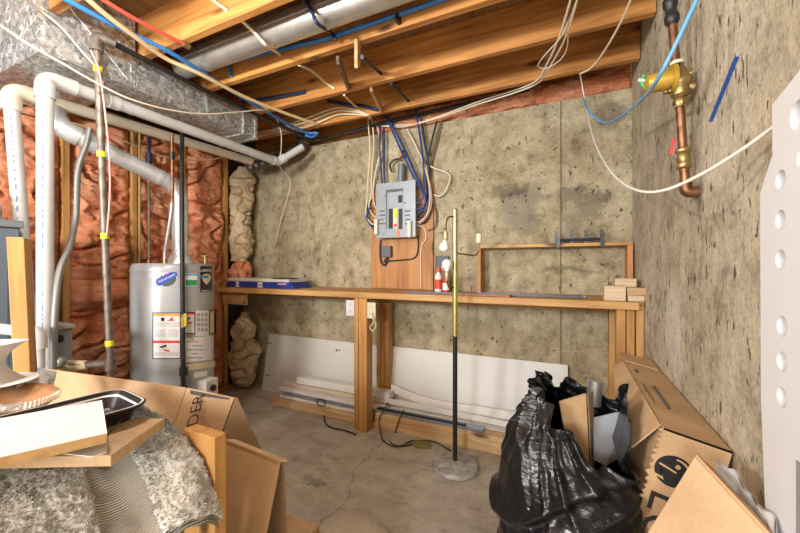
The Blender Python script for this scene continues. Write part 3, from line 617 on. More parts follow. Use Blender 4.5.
cable('black_cable',[P(328,101,Y=2.43),P(345,104,Y=2.42),P(362,106,Y=2.42),P(378,110,Y=2.43)],.013,MNAVY,'short thick black cable lying over the white looped cables')
cl_=['highest','middle','lowest']
for i,(dy,sp) in enumerate(((0,0),(4,6),(9,3))):
    cable('white_cable',[P(258,133+dy*.4,Y=2.42),P(285,126+dy*.5,Y=2.42),P(310,117+dy,Y=2.42),P(336,108+dy*.8,Y=2.42),P(355,110+dy*.5,Y=2.42),P(366+sp*.4,114+dy*.2,Y=2.43),P(368+sp*.4,117,Y=2.55),P(368+sp*.4,119,Y=2.72)],.007,MCREAM,'cream cable of the looped trio under the last joist, '+cl_[i]+' of the three','cable','looped cream cables')
cable('black_pipe',[P(311,140,Z=2.42),P(322,139,Y=2.70),P(400,119,Y=2.715),P(470,103,Y=2.72),P(530,89,Y=2.74)],.014,MIRON,'black pipe running along the top of the back wall','pipe')
cable('blue_cable',[P(318,133,Z=2.44),P(312,137,Y=2.5),P(305,135,Y=2.45)],.011,MBLU2,'short end of blue cable doubled back in the corner by the duct')
for i,(dx,lb) in enumerate(((0,'left cord of the white pair that hangs from the ceiling and follows the wall top'),(6.5,'right cord of the white pair that hangs from the ceiling and follows the wall top'))):
    cable('loose_cable',[P(573+dx,-8,Z=2.44),P(560+dx,35,Z=2.43),P(548+dx*.7,62,Z=2.43),P(536+dx*.4,81+dx*.2,Z=2.43),P(515,90+dx*.4,Y=2.55),P(480,101+dx*.4,Y=2.62),P(440,116+dx*.2,Y=2.68),P(415,124,Y=2.70),P(400,127-dx*.3,Y=2.72),P(380,126,Y=2.74)],.0055,MWCORD,lb,'cord','paired white cords')
cable('wire_loop',[P(576,2,Z=2.453),P(562,35,Z=2.42),P(545,55,Z=2.40),P(538,66,Z=2.40),P(547,68,Z=2.40),P(560,60,Z=2.41),P(567,48,Z=2.42),P(568,30,Z=2.43)],.003,MWCORD,'thin wire loop hanging beside the paired white cords','wire')
cable('loose_cable',[P(634,-8,Z=2.45),P(622,20,Z=2.44),P(605,50,Z=2.44),P(592,67,Z=2.44),P(580,74,Y=2.47)],.006,MCREAM,'cream cord reaching the last joist near the right wall')
cable('hanging_cable',[P(580,74,Y=2.49),P(583,90,Y=2.6),P(587,112,Y=2.5),P(594,140,t=1.9),P(605,163,t=1.6),P(620,181,t=1.32),P(640,191,t=1.1),P(665,190,t=.98),P(700,175,t=.87),P(740,151,t=.76),P(775,126,t=.675)],.0042,flat('off white cord',(.80,.77,.70),.45),'white cord swooping low in front of the right wall to the perforated panel','cord',k=10)
cable('light_blue_cable',[P(700,-8,t=.9),P(690,14,t=.91),P(675,46,t=.93),P(660,75,t=.97),P(648,93,t=1.1),P(632,108,t=1.4),P(612,121,t=1.75),P(600,121,t=1.95),P(588,110,t=2.1),P(583,98,Y=2.6)],.0052,MLBLU,'light blue cord hanging in front of the brass valve','cord',k=10)
t0=P(711,121,X=XR-.004); t1=P(737,57,X=XR-.004)
one('tape_strip',MB().beam(t0,t1,.004,.010,(1,0,0)),flat('blue strip',(.02,.09,.34),.5),'straight blue strip stuck diagonally on the right concrete wall','strip')
# ------------------------------------------------------------------ valve on the right wall
YV=1.45
def W(px,py): return P(px,py,Y=YV)
t=thing('pressure_valve','brass pressure reducing valve on copper pipe along the right wall','valve',W(688,200))
part('upper_pipe',MB().tube([W(671,8),W(676,66)],.0125,14),MCOPPER,t)
part('insulated_coupling',MB().lathe([(.014,0),(.021,.01),(.021,.03),(.016,.04),(.016,.055),(.021,.065),(.021,.085),(.014,.095)],W(672.5,25),(W(669.5,-2)-W(672.5,25)),16),MBLK2,t,'black rubber coupling')
part('blue_feed',MB().tube([W(671,5),W(668,-30)],.0125,12),MBLU2,t,'blue pipe')
part('valve_body',MB().lathe([(.017,0),(.026,.01),(.027,.03),(.034,.04),(.036,.055),(.028,.075),(.024,.09),(.019,.10)],W(681,98),W(677,64)-W(681,98),18),MBRASS,t)
bd=V((-1,-.05,-.02)).normalized()
b=part('spring_bell',MB().lathe([(.046,0),(.046,.012),(.032,.014),(.031,.06),(.026,.078),(.010,.086)],W(675,79),bd,24),MBELL,t,'yellow bell housing')
part('flange_bolts',MB().sphere(W(671,64),.008).sphere(W(670,91),.008).sphere(W(666,92),.008),MBRASS,b)
part('adjusting_screw',MB().tube([W(645,81),W(638,80)],.006,8),MPVC,b,'pale screw')
part('wire_tag',MB().tube([W(644,75),W(641,82),W(645,88),W(652,88)],.0045,6),flat('green wire',(.05,.45,.12),.5),b,'green wire tag')
part('side_plug',MB().tube([W(682,73),W(690,75)],.017,10).tube([W(683,86),W(694,87)],.017,10),MBRASS,t)
part('union_nut',MB().lathe([(.018,0),(.022,.006),(.022,.022),(.018,.028)],W(681,107),W(680,98)-W(681,107),8),MBRASS,t)
part('lower_pipe',MB().tube([W(680,105),W(683,152)],.0125,14),MCOPPER,t)
part('pale_ring',MB().tube([W(680,104.5),W(680,107)],.018,14),MPVC2,t); part('pale_ring',MB().tube([W(677,62),W(677,65)],.02,14),MPVC2,t)
b=part('ball_valve',MB().lathe([(.016,0),(.021,.006),(.021,.016),(.016,.02),(.019,.028),(.019,.042),(.016,.05),(.021,.056),(.021,.064),(.016,.07)],W(684,169),W(682,142)-W(684,169),14),MBRASS,t)
part('valve_stem',MB().tube([W(683,157),W(673,158)],.006,8),flat('steel stem',(.25,.27,.35),.4,.6),b)
part('red_lever',MB().beam(W(670.5,155),W(674,139),.009,.006,(0,1,0)),flat('red lever',(.70,.05,.05),.4),b,'red lever handle')
part('elbow_pipe',MB().tube(bend_path([W(684,166),W(686,192),W(686,192)+V((.07,0,-.003))],.03,8),.0135,14),MCOPPER,t)
part('elbow',MB().tube(bend_path([W(685.4,183),W(686,192.5),W(686,192.5)+V((.03,0,0))],.025,6),.018,14),MCOPPER,t)
# ------------------------------------------------------------------ bench
BT=1.055; BF=2.30
t=thing('workbench','long wooden workbench built along the back wall','workbench',(-1.3,2.5,0))
part('worktop',MB().box(-2.995,XR-.004,BF+.04,YB-.006,BT-.02,BT),MBX,t,bevel=.002)
part('front_rail',MB().box(-2.995,XR-.03,BF,BF+.038,BT-.045,BT),MBX,t,bevel=.004)
part('back_rail',MB().box(-2.995,XR-.004,YB-.045,YB-.006,BT-.11,BT-.021),MBX,t)
part('end_block',MB().box(-2.99,-2.70,BF+.05,BF+.088,BT-.16,BT-.021),MBX,t)
for i,(x0,x1) in enumerate(((-1.476,-1.44),(-1.438,-1.402),(-1.40,-1.364))):
    part('front_leg',MB().box(x0,x1,BF+.002 if i!=1 else BF+.006,BF+.089,0,BT-.046),MPOST,t,bevel=.003)
for x0,x1 in ((-1.475,-1.438),(-1.434,-1.397),(-1.393,-1.356)):
    part('rear_leg',MB().box(x0,x1,2.65,2.728,0,BT-.111),MPOST,t,bevel=.003)
for (xa,xb,y0,y1) in ((.10,.148,BF+.09,BF+.128),):
    pass
RX=[P(p,330,Y=BF+.02).x for p in (617,626.5,627.5,636,637,645)]
for i in range(3):
    part('front_leg',MB().box(RX[2*i],RX[2*i+1]-.001,BF+.042 if i!=1 else BF+.055,BF+.13,0,BT-.021),MBZ,t,bevel=.003)
xx=P(609,330,Y=2.66).x
part('rear_leg',MB().box(xx,xx+.05,2.655,2.729,0,BT-.021),MBZ,t,bevel=.003)
# outlets on the bench post
def outlet(c,n,plate,lb,cat='outlet'):
    n=V(n); s=n.cross(V((0,0,1))).normalized(); c=V(c)
    t=thing('wall_outlet',lb,cat,c-V((0,0,.06)))
    part('junction_box',MB().obox(c-n*.018,n*.016,s*.03,V((0,0,.05))),MGREYP,t)
    p=part('cover_plate',MB().obox(c,n*.003,s*.036,V((0,0,.06))),plate,t,bevel=.002)
    for dz in (.026,-.026):
        r=part('receptacle',MB().lathe([(.0165,0),(.0165,.003)],c+n*.002+V((0,0,dz)),n,18),plate,p)
        part('slots',MB().obox(c+n*.0055+V((0,0,dz+.003))+s*.006,n*.0004,s*.0012,V((0,0,.004))).obox(c+n*.0055+V((0,0,dz+.003))-s*.006,n*.0004,s*.0012,V((0,0,.004))).obox(c+n*.0055+V((0,0,dz-.008)),n*.0004,s*.002,V((0,0,.002))),MBLACK,r)
oc=P(349,308,Y=BF-.004); outlet((-1.5135,BF+.006,oc.z),(0,-1,0),MWHITE,'white double outlet on the left of the front bench post')
outlet((-1.326,BF+.006,oc.z-.01),(0,-1,0),MBONE,'beige double outlet on the right side of the front bench post')
# ------------------------------------------------------------------ plywood, electrical panel
xa,xb=P(371,260,Y=2.752).x,P(433,260,Y=2.752).x
one('backer_board',MB().box(xa,xb,2.752,YB-.002,BT+.003,1.95),MPLY,'orange plywood backer board standing on the bench behind the electrical panel','board',bevel=.002)
PX0,PX1,PZ0,PZ1,PF=P(376,210,Y=2.655).x,P(415.5,210,Y=2.655).x,1.49,1.955,2.655
t=thing('electrical_panel','grey electrical breaker panel mounted on the plywood board','electrical panel',((PX0+PX1)/2,2.70,PZ0))
part('panel_box',MB().box(PX0+.01,PX1-.01,PF+.008,2.751,PZ0+.01,PZ1-.01),MGREYP,t)
part('cover',MB().box(PX0,PX1,PF,PF+.008,PZ0,PZ1),MGREYP,t,bevel=.002)
def R(px,py): return P(px,py,Y=PF-.001)
def rect(x0,x1,y0,y1,d=.002,lift=0):
    a=R(x0,y0); b=R(x1,y1); return MB().box(a.x,b.x,PF-d-lift,PF-lift,b.z,a.z)
dr=part('door',rect(386.5,403,190.5,229.5,.004),MGREYP,t,bevel=.001)
m=MB()
for q in ((386.3,387.3,190.5,229.5),(387,403,190,191.2)): 
    g=rect(*q,.006); m.add(g.v,g.f)
part('door_shadow_gap',m,MGREYD,dr)
part('main_breaker',rect(398.5,402.5,195.5,202.5,.008),MBLACK,dr,'black main breaker switch')
part('breaker_row',rect(389,393,209,228.5,.008),MBLACK,dr,'black breakers'); part('breaker_row',rect(399,402.5,209,229,.008),MBLACK,dr,'black breakers')
part('label_strip',rect(393.6,397.6,208.8,228.5,.007),MCREAMY,dr,'yellow and cream label strip')
part('yellow_mark',rect(394,397.5,209.5,218,.0075),MYEL,dr); part('red_mark',rect(394.3,397.2,224,227,.0075),MREDINK,dr)
m=MB()
for i in range(4):
    for (x0,x1) in ((379,385.5),(404.5,411)):
        g=rect(x0+random.random(),x1-random.random()*2,210.5+i*4.2,211.6+i*4.2,.0006); m.add(g.v,g.f)
part('printed_lines',m,MGREYD,t)
part('orange_sticker',rect(396.5,400,231,236.5,.001),flat('orange sticker',(.8,.25,.08),.6),t,'small orange sticker')
m=MB()
for x,y in ((385.5,182),(403,181),(384,233),(408,232),(385.5,196),(405,203)): m.sphere(R(x,y),.006,10,6)
part('cover_screw',m,flat('screw',(.2,.2,.2),.3,.8),t)
for x,lb in ((377,'left'),(410,'right')):
    a=R(x,219 if lb=='left' else 221); part('side_clip',MB().box(a.x-.014,a.x+.018,PF-.03,PF-.001,a.z-.135,a.z),flat('ivory '+lb,(.68,.66,.55),.5),t,'ivory plastic hanging clip',bevel=.004)
a=R(398,172)
part('conduit_stub',MB().tube([(a.x,2.71,PZ1-.012),(a.x+.005,2.715,PZ1+.16)],.03,16),MFURN2,t)
# small junction box under the panel
t=thing('junction_box','small grey switch box on the plywood below the electrical panel','switch box',P(385,262,Y=2.75))
a=P(382,246,Y=2.71); b2=P(390.5,257,Y=2.71)
part('box_body',MB().box(a.x,b2.x,2.705,2.7522,b2.z,a.z),flat('dark grey box',(.13,.14,.15),.45,.3),t,bevel=.002)
part('lead',MB().tube(smooth_path([P(380.5,240,Y=2.74),P(380,252,Y=2.74),P(381,262,Y=2.735),P(385,265,Y=2.735),P(388,258,Y=2.735)],6),.008,8),MBLK2,t)
cable('grey_cable',[P(387,258,Y=2.73),P(384,262,Y=2.73),P(390,261,Y=2.74),P(402,260,Y=2.742),P(414,258,Y=2.742),P(418,250,Y=2.742),P(418,232,Y=2.742)],.006,MBLK2,'dark cable looping under the electrical panel from the switch box')
cable('loose_cable',[P(416,225,Y=2.70),P(424,228,Y=2.735),P(426,238,Y=2.742),P(421,250,Y=2.742),P(421,288,Y=2.742)],.0055,MWCORD,'white cord running down the plywood to the bench right of the panel')
# cables feeding the panel
def pc(pts,y=2.72): return [P(a,b,Y=y) for a,b in pts]
feed=[
 ([(368,119),(370,150),(368,180),(367,200),(366,215),(372,224),(377,222)],MCREAM,'outermost cream cable dropping to the left side of the panel',2.70),
 ([(372,118),(374,145),(372,170),(371,195),(369,206),(373,215),(377,217)],MCREAM,'inner cream cable dropping to the left side of the panel',2.715),
 ([(375,121),(379,133),(381,150),(376,170),(373,192),(375,206),(378,208)],MWCORD,'white cable weaving down the left side of the panel',2.725),
 ([(380,128),(380,150),(381,170),(382,183)],MBLU,'left blue cable of the pair entering the top left of the panel',2.72),
 ([(384,128),(384.5,150),(384,170),(385,183)],MNAVY,'right dark cable of the pair entering the top left of the panel',2.72),
 ([(386,116),(392,130),(400,148),(408,165),(416,182),(422,190),(423,198),(417,204)],MBLU,'long blue cable crossing diagonally above the panel',2.68),
 ([(388,116),(395,131),(404,149),(412,167),(419,183),(425,196),(424,206),(417,210)],MBLU,'second long blue cable just right of the diagonal one',2.685),
 ([(416,110),(419,130),(422,150),(424,170),(426,190),(425,206),(417,214)],MBLU,'blue cable dropping from the wall top to the right side of the panel',2.70),
 ([(421,118),(424,140),(428,160),(429,185),(428,205),(423,215),(417,217)],MNAVY,'dark cable falling beside the right side of the panel',2.715),
 ([(437,121),(432,140),(428,158),(424,176),(427,196),(430,210),(424,222),(417,220)],MBLK2,'black cable slanting from the wall top to the panel right side',2.72),
 ([(441,122),(437,140),(432,160),(430,180),(431,200),(436,212),(435,226),(428,231)],flat('brown wire',(.14,.10,.06),.5),'brown wire hanging outermost to the right of the panel',2.747),
 ([(407,129),(414,142),(421,157),(424,162),(434,168),(447,173),(450,178),(446,190),(440,196),(434,195)],MWCORD,'white cable looping out on the concrete to the right of the panel',2.735),
 ([(422,160),(428,178),(430,198),(427,214),(421,221),(416,222)],MCREAM,'cream cable curling into the lower right side of the panel',2.705),
 ([(426,165),(431,190),(431,207),(425,219),(417,225)],flat('pink wire',(.55,.32,.25),.5),'pinkish cable curling into the lower right side of the panel',2.715),
 ([(372,205),(367,213),(368,221),(374,229),(379,231),(380,224)],MBLU,'blue loop at the lower left of the panel',2.70),
 ([(371,200),(367,208),(366,216),(370,224),(377,226)],MBLK2,'black loop at the lower left of the panel',2.745),
 ([(392,172),(390,165),(394,160),(401,158),(404,150)],MBLK2,'short black lead curling above the panel top',2.72),
]
for pts,m_,lb,y in feed:
    cable('feed_cable',pc(pts,y),.0085 if m_ in (MBLU,MNAVY,MBLK2) else .0065,m_,lb,'cable','cables feeding the electrical panel')
one('connector',MB().sphere(P(401,155,Y=2.74),.022,12,8),flat('copper orange knob',(.62,.22,.07),.5),'orange wire connector above the electrical panel','connector')
# ------------------------------------------------------------------ things on the bench
def loB(px,Y): return P(px,290,Y=Y).x
g='flat blue packs'
x1=loB(297,2.42)
for i,(lb,dx) in enumerate((('bottom blue pack of the flat stack on the left of the bench',0),('upper blue pack of the flat stack, under the white panel',-.02))):
    z0=BT+.001+i*.027
    t=thing('flat_pack',lb,'pack',(-2.5,2.5,z0),g)
    part('body',MB().box(-2.97+abs(dx),x1+dx,2.37,2.62,z0,z0+.026),flat('blue pack %d'%i,(.02,.055,.33),.35),t,bevel=.003)
    for px in (237.5,260):
        x=loB(px,2.37); part('white_print',MB().box(x-.03 if px>250 else x-.02,x+.03 if px>250 else x+.02,2.3685,2.3695,z0+.003,z0+.023),MLABEL,t,'white printed block')
    if i==1:
        x=loB(282,2.37); part('red_print',MB().box(x-.05,x+.05,2.3685,2.3695,z0+.006,z0+.020),flat('pink print',(.7,.3,.3),.5),t,'reddish print')
one('flat_board',MB().box(-2.975,x1-.06,2.38,2.60,BT+.056,BT+.085),MTRIM,'white flat panel lying on top of the blue packs','panel',bevel=.003)
m=MB().box(loB(283,2.5),loB(299,2.5),2.36,2.5,BT+.0865,BT+.092); one('dark_bracket',m,MBLACK,'small black bracket on the right end of the white panel','bracket')
# picture frame and bottles
a=P(435,256,Y=2.74); b2=P(448,286,Y=2.74)
t=thing('picture_frame','small dark framed board leaning on the wall beside the plywood','frame',((a.x+b2.x)/2,2.74,BT+.001))
part('frame',MB().box(a.x,b2.x,2.742,2.766,BT+.002,a.z),MBLACK,t,bevel=.002); part('inner_panel',MB().box(a.x+.02,b2.x-.02,2.739,2.742,BT+.03,a.z-.02),flat('slate',(.05,.06,.10),.4),t)
def bottle(px,lb,body,cap,h,r,Y):
    c=P(px,287,Y=Y); c.z=BT+.001
    t=thing('bottle',lb,'bottle',c,'bottles by the lamp')
    part('body',MB().lathe([(r*.9,0),(r,.006),(r,h*.62),(r*.55,h*.75),(r*.45,h*.82)],c,n=20),body,t)
    part('cap',MB().lathe([(r*.62,h*.80),(r*.62,h*.98),(r*.4,h)],c,n=16),cap,t)
    part('label_band',MB().lathe([(r+.001,h*.12),(r+.001,h*.5)],c,n=20),MLABEL if body is not MLABEL else MREDINK,t,'paper label')
bottle(438.5,'white bottle with a red cap beside the plywood',MLABEL,flat('red cap',(.75,.10,.03),.4),.19,.028,2.60)
bottle(443,'tan bottle behind the red one beside the lamp pole',flat('tan bottle',(.62,.45,.24),.5),MCREAMY,.20,.022,2.66)
bottle(446,'red bottle nearest the lamp pole',flat('red bottle',(.65,.04,.05),.35),flat('red cap2',(.6,.05,.04),.4),.14,.026,2.57)
# shelf frame on the bench
a=P(478,246,Y=2.65); fx0=a.x; fx1=XR-.012
t=thing('bench_shelf','open wooden shelf frame standing on the bench against the wall','shelf',((fx0+fx1)/2,2.70,BT))
ft=1.385
part('top_board',MB().box(fx0,fx1,2.64,2.768,ft,ft+.022),MBX,t,bevel=.002)
part('side_board',MB().box(fx0,fx0+.022,2.64,2.768,BT+.001,ft),MPLY,t,bevel=.002); part('side_board',MB().box(fx1-.03,fx1,2.64,2.768,BT+.001,ft),MPLY,t,bevel=.002)
# rack of black hooks on the frame
h0=P(556,242,Y=2.66); h1=P(604,241,Y=2.66); zt=ft+.0225
t=thing('hook_rack','black clamp rack with four upright hooks lying on the wooden shelf frame','rack',((h0.x+h1.x)/2,2.68,zt))
part('bar',MB().tube([(h0.x,2.66,zt+.022),(h1.x,2.66,zt+.022)],.009,10),flat('purple bar',(.05,.045,.08),.4,.5),t)
for i,x in enumerate((556,571.5,586,602)):
    c=P(x,242,Y=2.66); part('hook',MB().beam((c.x,2.67,zt),(c.x,2.67,zt+.085),.016,.018,(1,0,0)).beam((c.x-.004,2.65,zt+.06),(c.x+.018,2.65,zt+.045),.01,.02,(0,0,1)),MBLACK,t)
for x in (558.5,602): 
    c=P(x,244,Y=2.635); part('clamp_jaw',MB().box(c.x-.010,c.x+.010,2.622,2.6385,zt-.03,zt+.035),MBLACK,t)
# long rods on the bench
yy=2.33
one('metal_bar',MB().beam(P(404,292,Y=2.36)*0+V((P(404,292,Y=2.36).x,2.36,BT+.008)),V((P(583,300,Y=2.40).x,2.42,BT+.010)),.03,.014),flat('dark bar',(.10,.09,.10),.4,.4),'long dark flat bar lying along the front of the bench','bar')
one('metal_bar',MB().beam(V((P(478,294,Y=2.52).x,2.50,BT+.008)),V((P(585,298,Y=2.47).x,2.46,BT+.008)),.025,.014),flat('grey bar',(.24,.24,.27),.4,.5),'grey flat bar behind the long dark one on the bench','bar')
one('hand_tool',MB().beam(V((P(458,294,Y=2.33).x,2.32,BT+.008)),V((P(500,294,Y=2.36).x,2.345,BT+.008)),.016,.012).beam(V((P(500,294,Y=2.36).x,2.345,BT+.008)),V((P(512,294,Y=2.4).x,2.33,BT+.008)),.03,.014),flat('red tool',(.36,.13,.10),.5),'thin reddish hand tool on the bench right of the lamp pole','tool')
# blocks at the right end
def blk(x0,x1,y0,y1,z0,z1,lb,m=MBLK): one('wood_block',MB().box(x0,x1,y0,y1,z0,z1),m,lb,'block','wood blocks on the bench end',bevel=.003)
def bx(p): return P(p,295,Y=2.33).x
blk(bx(604),bx(626),2.325,2.41,BT+.001,BT+.085,'largest pale block at the left of the bench-end pile')
blk(bx(628),bx(645),2.335,2.40,BT+.001,BT+.035,'lower right block of the bench-end pile, below the long one')
blk(bx(619)+.03,bx(651),2.34,2.41,BT+.037+.05,BT+.037+.088,'long pale block lying across the bench-end pile') if False else blk(bx(627),bx(650)-.002,2.325,2.41,BT+.037,BT+.077,'long pale block lying over the lower right one of the bench-end pile',MPINE)
blk(bx(617),bx(640),2.43,2.52,BT+.001,BT+.125,'rear block standing behind the bench-end pile')
# ------------------------------------------------------------------ floor lamp
LB=V((-.632,2.136,0))
t=thing('floor_lamp','brass and black floor lamp with bare bulbs and a round base','lamp',LB)
part('base',MB().lathe([(.135,0),(.142,.006),(.142,.022),(.135,.032),(.03,.042),(.018,.05)],LB,n=48),MSTONE,t,'grey marbled round base')
zs=P(455,336,t=2.2).z; zt2=1.61
part('lower_pole',MB().tube([LB+V((0,0,.04)),LB+V((0,0,zs))],.0145,16),MBLACK,t,'black lower pole')
part('upper_pole',MB().lathe([(.0165,zs),(.0165,zt2-.006),(.010,zt2)],LB,n=18),flat('pale brass',(.62,.50,.17),.3,.75,var=.1),t,'brass upper pole')
R2=V((CS,SN,0)); FW=V((-SN,CS,0))
def lp(px,py,d=0): 
    return P(px,py,t=2.2+d)
arm=flat('dark brass arm',(.16,.11,.05),.4,.7)
def bulb(c,d,parent):
    part('bulb',MB().lathe([(.012,0),(.013,.008),(.026,.03),(.0305,.045),(.028,.06),(.017,.071),(.002,.075)],c,d,22),MBULB,parent,'white bulb')
a=part('lamp_arm',MB().tube(smooth_path([lp(456,217),lp(449,217,-.02),lp(446.5,222,-.03),lp(446,230,-.03)],6),.005,8),arm,t)
part('socket',MB().lathe([(.012,0),(.016,.01),(.016,.05),(.012,.06)],lp(445.5,241,-.03),lp(446,230,-.03)-lp(445.5,241,-.03),14),flat('old brass socket',(.55,.45,.28),.4,.5),a); bulb(lp(445.3,240,-.03),V((-.15,-.05,-1)),a)
a=part('lamp_arm',MB().tube(smooth_path([lp(456,286),lp(450,288,-.03),lp(447.5,283,-.04),lp(447,277,-.04)],6),.005,8),arm,t)
part('socket',MB().lathe([(.012,0),(.016,.01),(.016,.05),(.012,.06)],lp(447,281,-.04),(0,0,1),14),flat('old brass socket2',(.42,.36,.22),.4,.5),a); bulb(lp(447,271.5,-.04),(0,0,1),a)
a=part('lamp_arm',MB().tube(smooth_path([lp(456,253),lp(466,254.5),lp(475,255),lp(479,250),lp(479,243)],6),.005,8),arm,t)
part('socket',MB().lathe([(.012,0),(.019,.008),(.019,.058),(.015,.062)],lp(479,243.5),(0,0,1),14),flat('ivory socket',(.72,.66,.50),.5),a,'empty ivory socket')
# ------------------------------------------------------------------ sheets and boards on the floor
def sheet(x0,x1,zt,m,lb,marks=()):
    yb,yt=2.655,2.745; n=V((0,-(zt),-(yt-yb))).normalized()
    t=thing('wall_sheet',lb,'board',((x0+x1)/2,yb,0)); th=V((0,.012,0))
    part('sheet',MB().slab([(x0,yb,0),(x1,yb,0),(x1,yt,zt),(x0,yt,zt)],th),m,t)
    for (px,py) in marks:
        d=ray(px,py); k=(yt-yb)/zt; tt=(yb+k*H)/(d.y-k*d.z); c=V((d.x*tt,d.y*tt-.002,H+d.z*tt))
        part('corner_mark',MB().box(c.x,c.x+.055,c.y-.001,c.y+.001,c.z,c.z+.008).box(c.x,c.x+.010,c.y-.001,c.y+.001,c.z-.03,c.z),MGREYD,t,'dark corner mark')
sheet(-2.8,-1.375,.555,MDRY,'grey-white wall sheet with corner marks leaning left of the bench post',((268,343),(336,350),(266,375)))
sheet(-1.37,.0,.56,MDRY2,'blank white wall sheet leaning behind the floor lamp')
def lum(xa,xb,y0,y1,z0,z1,m,lb,cat='board',g='boards lying under the bench',skew=0):
    one('floor_board',MB().slab([(xa,y0,z0),(xb,y0+skew,z0),(xb,y1+skew,z0),(xa,y1,z0)],(0,0,z1-z0)),m,lb,cat,g,bevel=.002)
lum(-2.42,-.30,2.405,2.493,.001,.039,MPINE,'lowest front two-by-four on the floor under the bench')
lum(-2.46,-1.40,2.41,2.50,.040,.064,MPINE,'pale plank on the lowest two-by-four, left of the bench post')
lum(-1.352,-.33,2.407,2.49,.040,.078,MPINE,'upper two-by-four on the floor right of the bench post')
lum(-1.352,-.36,2.412,2.495,.079,.117,MPINE,'topmost two-by-four of the lumber right of the bench post')
lum(-2.30,-.25,2.51,2.64,.001,.062,MTRIM,'thick white trim board behind the lumber under the bench')
lum(-2.36,-1.40,2.44,2.52,.066,.088,MTRIM,'white trim strip on the pale plank left of the bench post')
lum(-2.33,-1.42,2.45,2.53,.090,.112,MGBLUE,'grey-blue metal channel in the boards left of the bench post')
lum(-2.40,-1.30,2.47,2.55,.114,.140,MTRIM,'white trim board above the grey-blue channel',skew=-.015)
lum(-2.42,-1.36,2.53,2.61,.142,.172,flat('tan trim',(.62,.52,.42),.5,var=.1),'dull tan trim board near the top of the heap left of the post')
lum(-2.26,-1.30,2.55,2.63,.174,.232,MTRIM,'uppermost white trim board on the heap left of the bench post')
lum(-1.345,-.52,2.425,2.485,.118,.140,MGBLUE,'grey-blue metal strip on the lumber right of the bench post')
lum(-1.34,-.64,2.415,2.424+.012,.1415,.155,MBLACK,'black rod lying on the grey-blue strip right of the bench post')
lum(-1.30,-.05,2.51,2.60,.063,.115,MTRIM,'white trim board behind the lamp pole, on the thick board')
a=[P(392,383,Y=2.62),P(430,399,Y=2.60),P(470,409,Y=2.58),P(545,425,Y=2.56)]
def strip(path,w,up,m,lb):
    pts=smooth_path(path,8); mb=MB(); vs=[]
    for p in pts: vs += [p+V((0,0,w/2)),p-V((0,0,w/2)),p+V((0,.012,-w/2)),p+V((0,.012,w/2))]
    fs=[]
    for i in range(len(pts)-1):
        for k in range(4): fs.append((4*i+k,4*i+(k+1)%4,4*i+4+(k+1)%4,4*i+4+k))
    fs += [(0,1,2,3),tuple(4*(len(pts)-1)+k for k in (3,2,1,0))]
    mb.add(vs,fs); one('trim_strip',mb,m,lb,'board','boards lying under the bench')
strip([P(391,388,Y=2.63),P(415,398,Y=2.63),P(440,405,Y=2.625),P(480,411,Y=2.62),P(540,421,Y=2.62)],.065,0,MTRIM,'bent white trim strip rising to a point right of the bench post')
strip([P(376,399,Y=2.545),P(420,407,Y=2.54),P(480,419,Y=2.54),P(540,431,Y=2.54)],.04,0,MTRIM,'straight white trim strip below the bent one')
# cords on the floor
def fz(px,py,z=.006): return P(px,py,Z=z)
cable('floor_cable',[P(324,416,Y=2.402),fz(326,424),fz(333,428),fz(343,430),fz(352,433),fz(356,435)],.006,MBLK2,'black cord lying on the floor left of the bench post','cord')
cable('power_cord',[P(372,312,Y=2.297),P(373,318,Y=2.28),P(376,325,Y=2.28),P(373,331,Y=2.285),P(370,327,Y=2.29),P(374,322,Y=2.297)],.004,MBONE,'short beige cord loop plugged into the beige outlet','cord')
cable('floor_cable',[P(388,404,Y=2.45)+V((0,0,.01)),P(384,410,Y=2.40),P(379,420,Y=2.39),fz(381,435,.01),fz(384,441),fz(392,446),fz(404,446),fz(413,444)],.0045,MBLK2,'black cord draped over the lumber and running to the olive block','cord')
cable('floor_cable',[P(404,410,Y=2.395),P(399,420,Y=2.39),P(394,436,Y=2.385),fz(390,442),fz(400,446,.014),fz(412,441),fz(430,441),fz(443,446),fz(452,452)],.0045,MBLK2,'black cord looping from the lumber past the olive block to the lamp','cord')
a=[P(345,401,Y=2.40)+V((.05*math.cos(x)*.7,-.012,.03*math.sin(x))) for x in [i*.9 for i in range(15)]]
cable('cord_coil',[P(322,402,Y=2.39)+V((.045*math.cos(i*.8)*(1+.1*math.sin(i*3)),-.01-.002*i*.2,.028*math.sin(i*.8))) for i in range(18)],.004,MBLK2,'small tangled black cord coil hanging on the boards left of the post','cord')
c=fz(422,446,0)
t=one('olive_block',MB().obox(c+V((0,0,.012)),(.055,.012,0),(-.012,.035,0),(0,0,.011)),MOLIVE,'small olive green block on the floor by the lamp','block',bevel=.004)
# round cushion
m=MB().lathe([(.10,0),(.165,.008),(.19,.04),(.19,.07),(.16,.105),(.08,.118),(.0,.12)],P(349,549,Z=.06)*1 - V((0,0,.06)),n=48)
one('round_cushion',m,MCUSH,'beige round floor cushion at the bottom edge of the view','cushion',sharp=60)
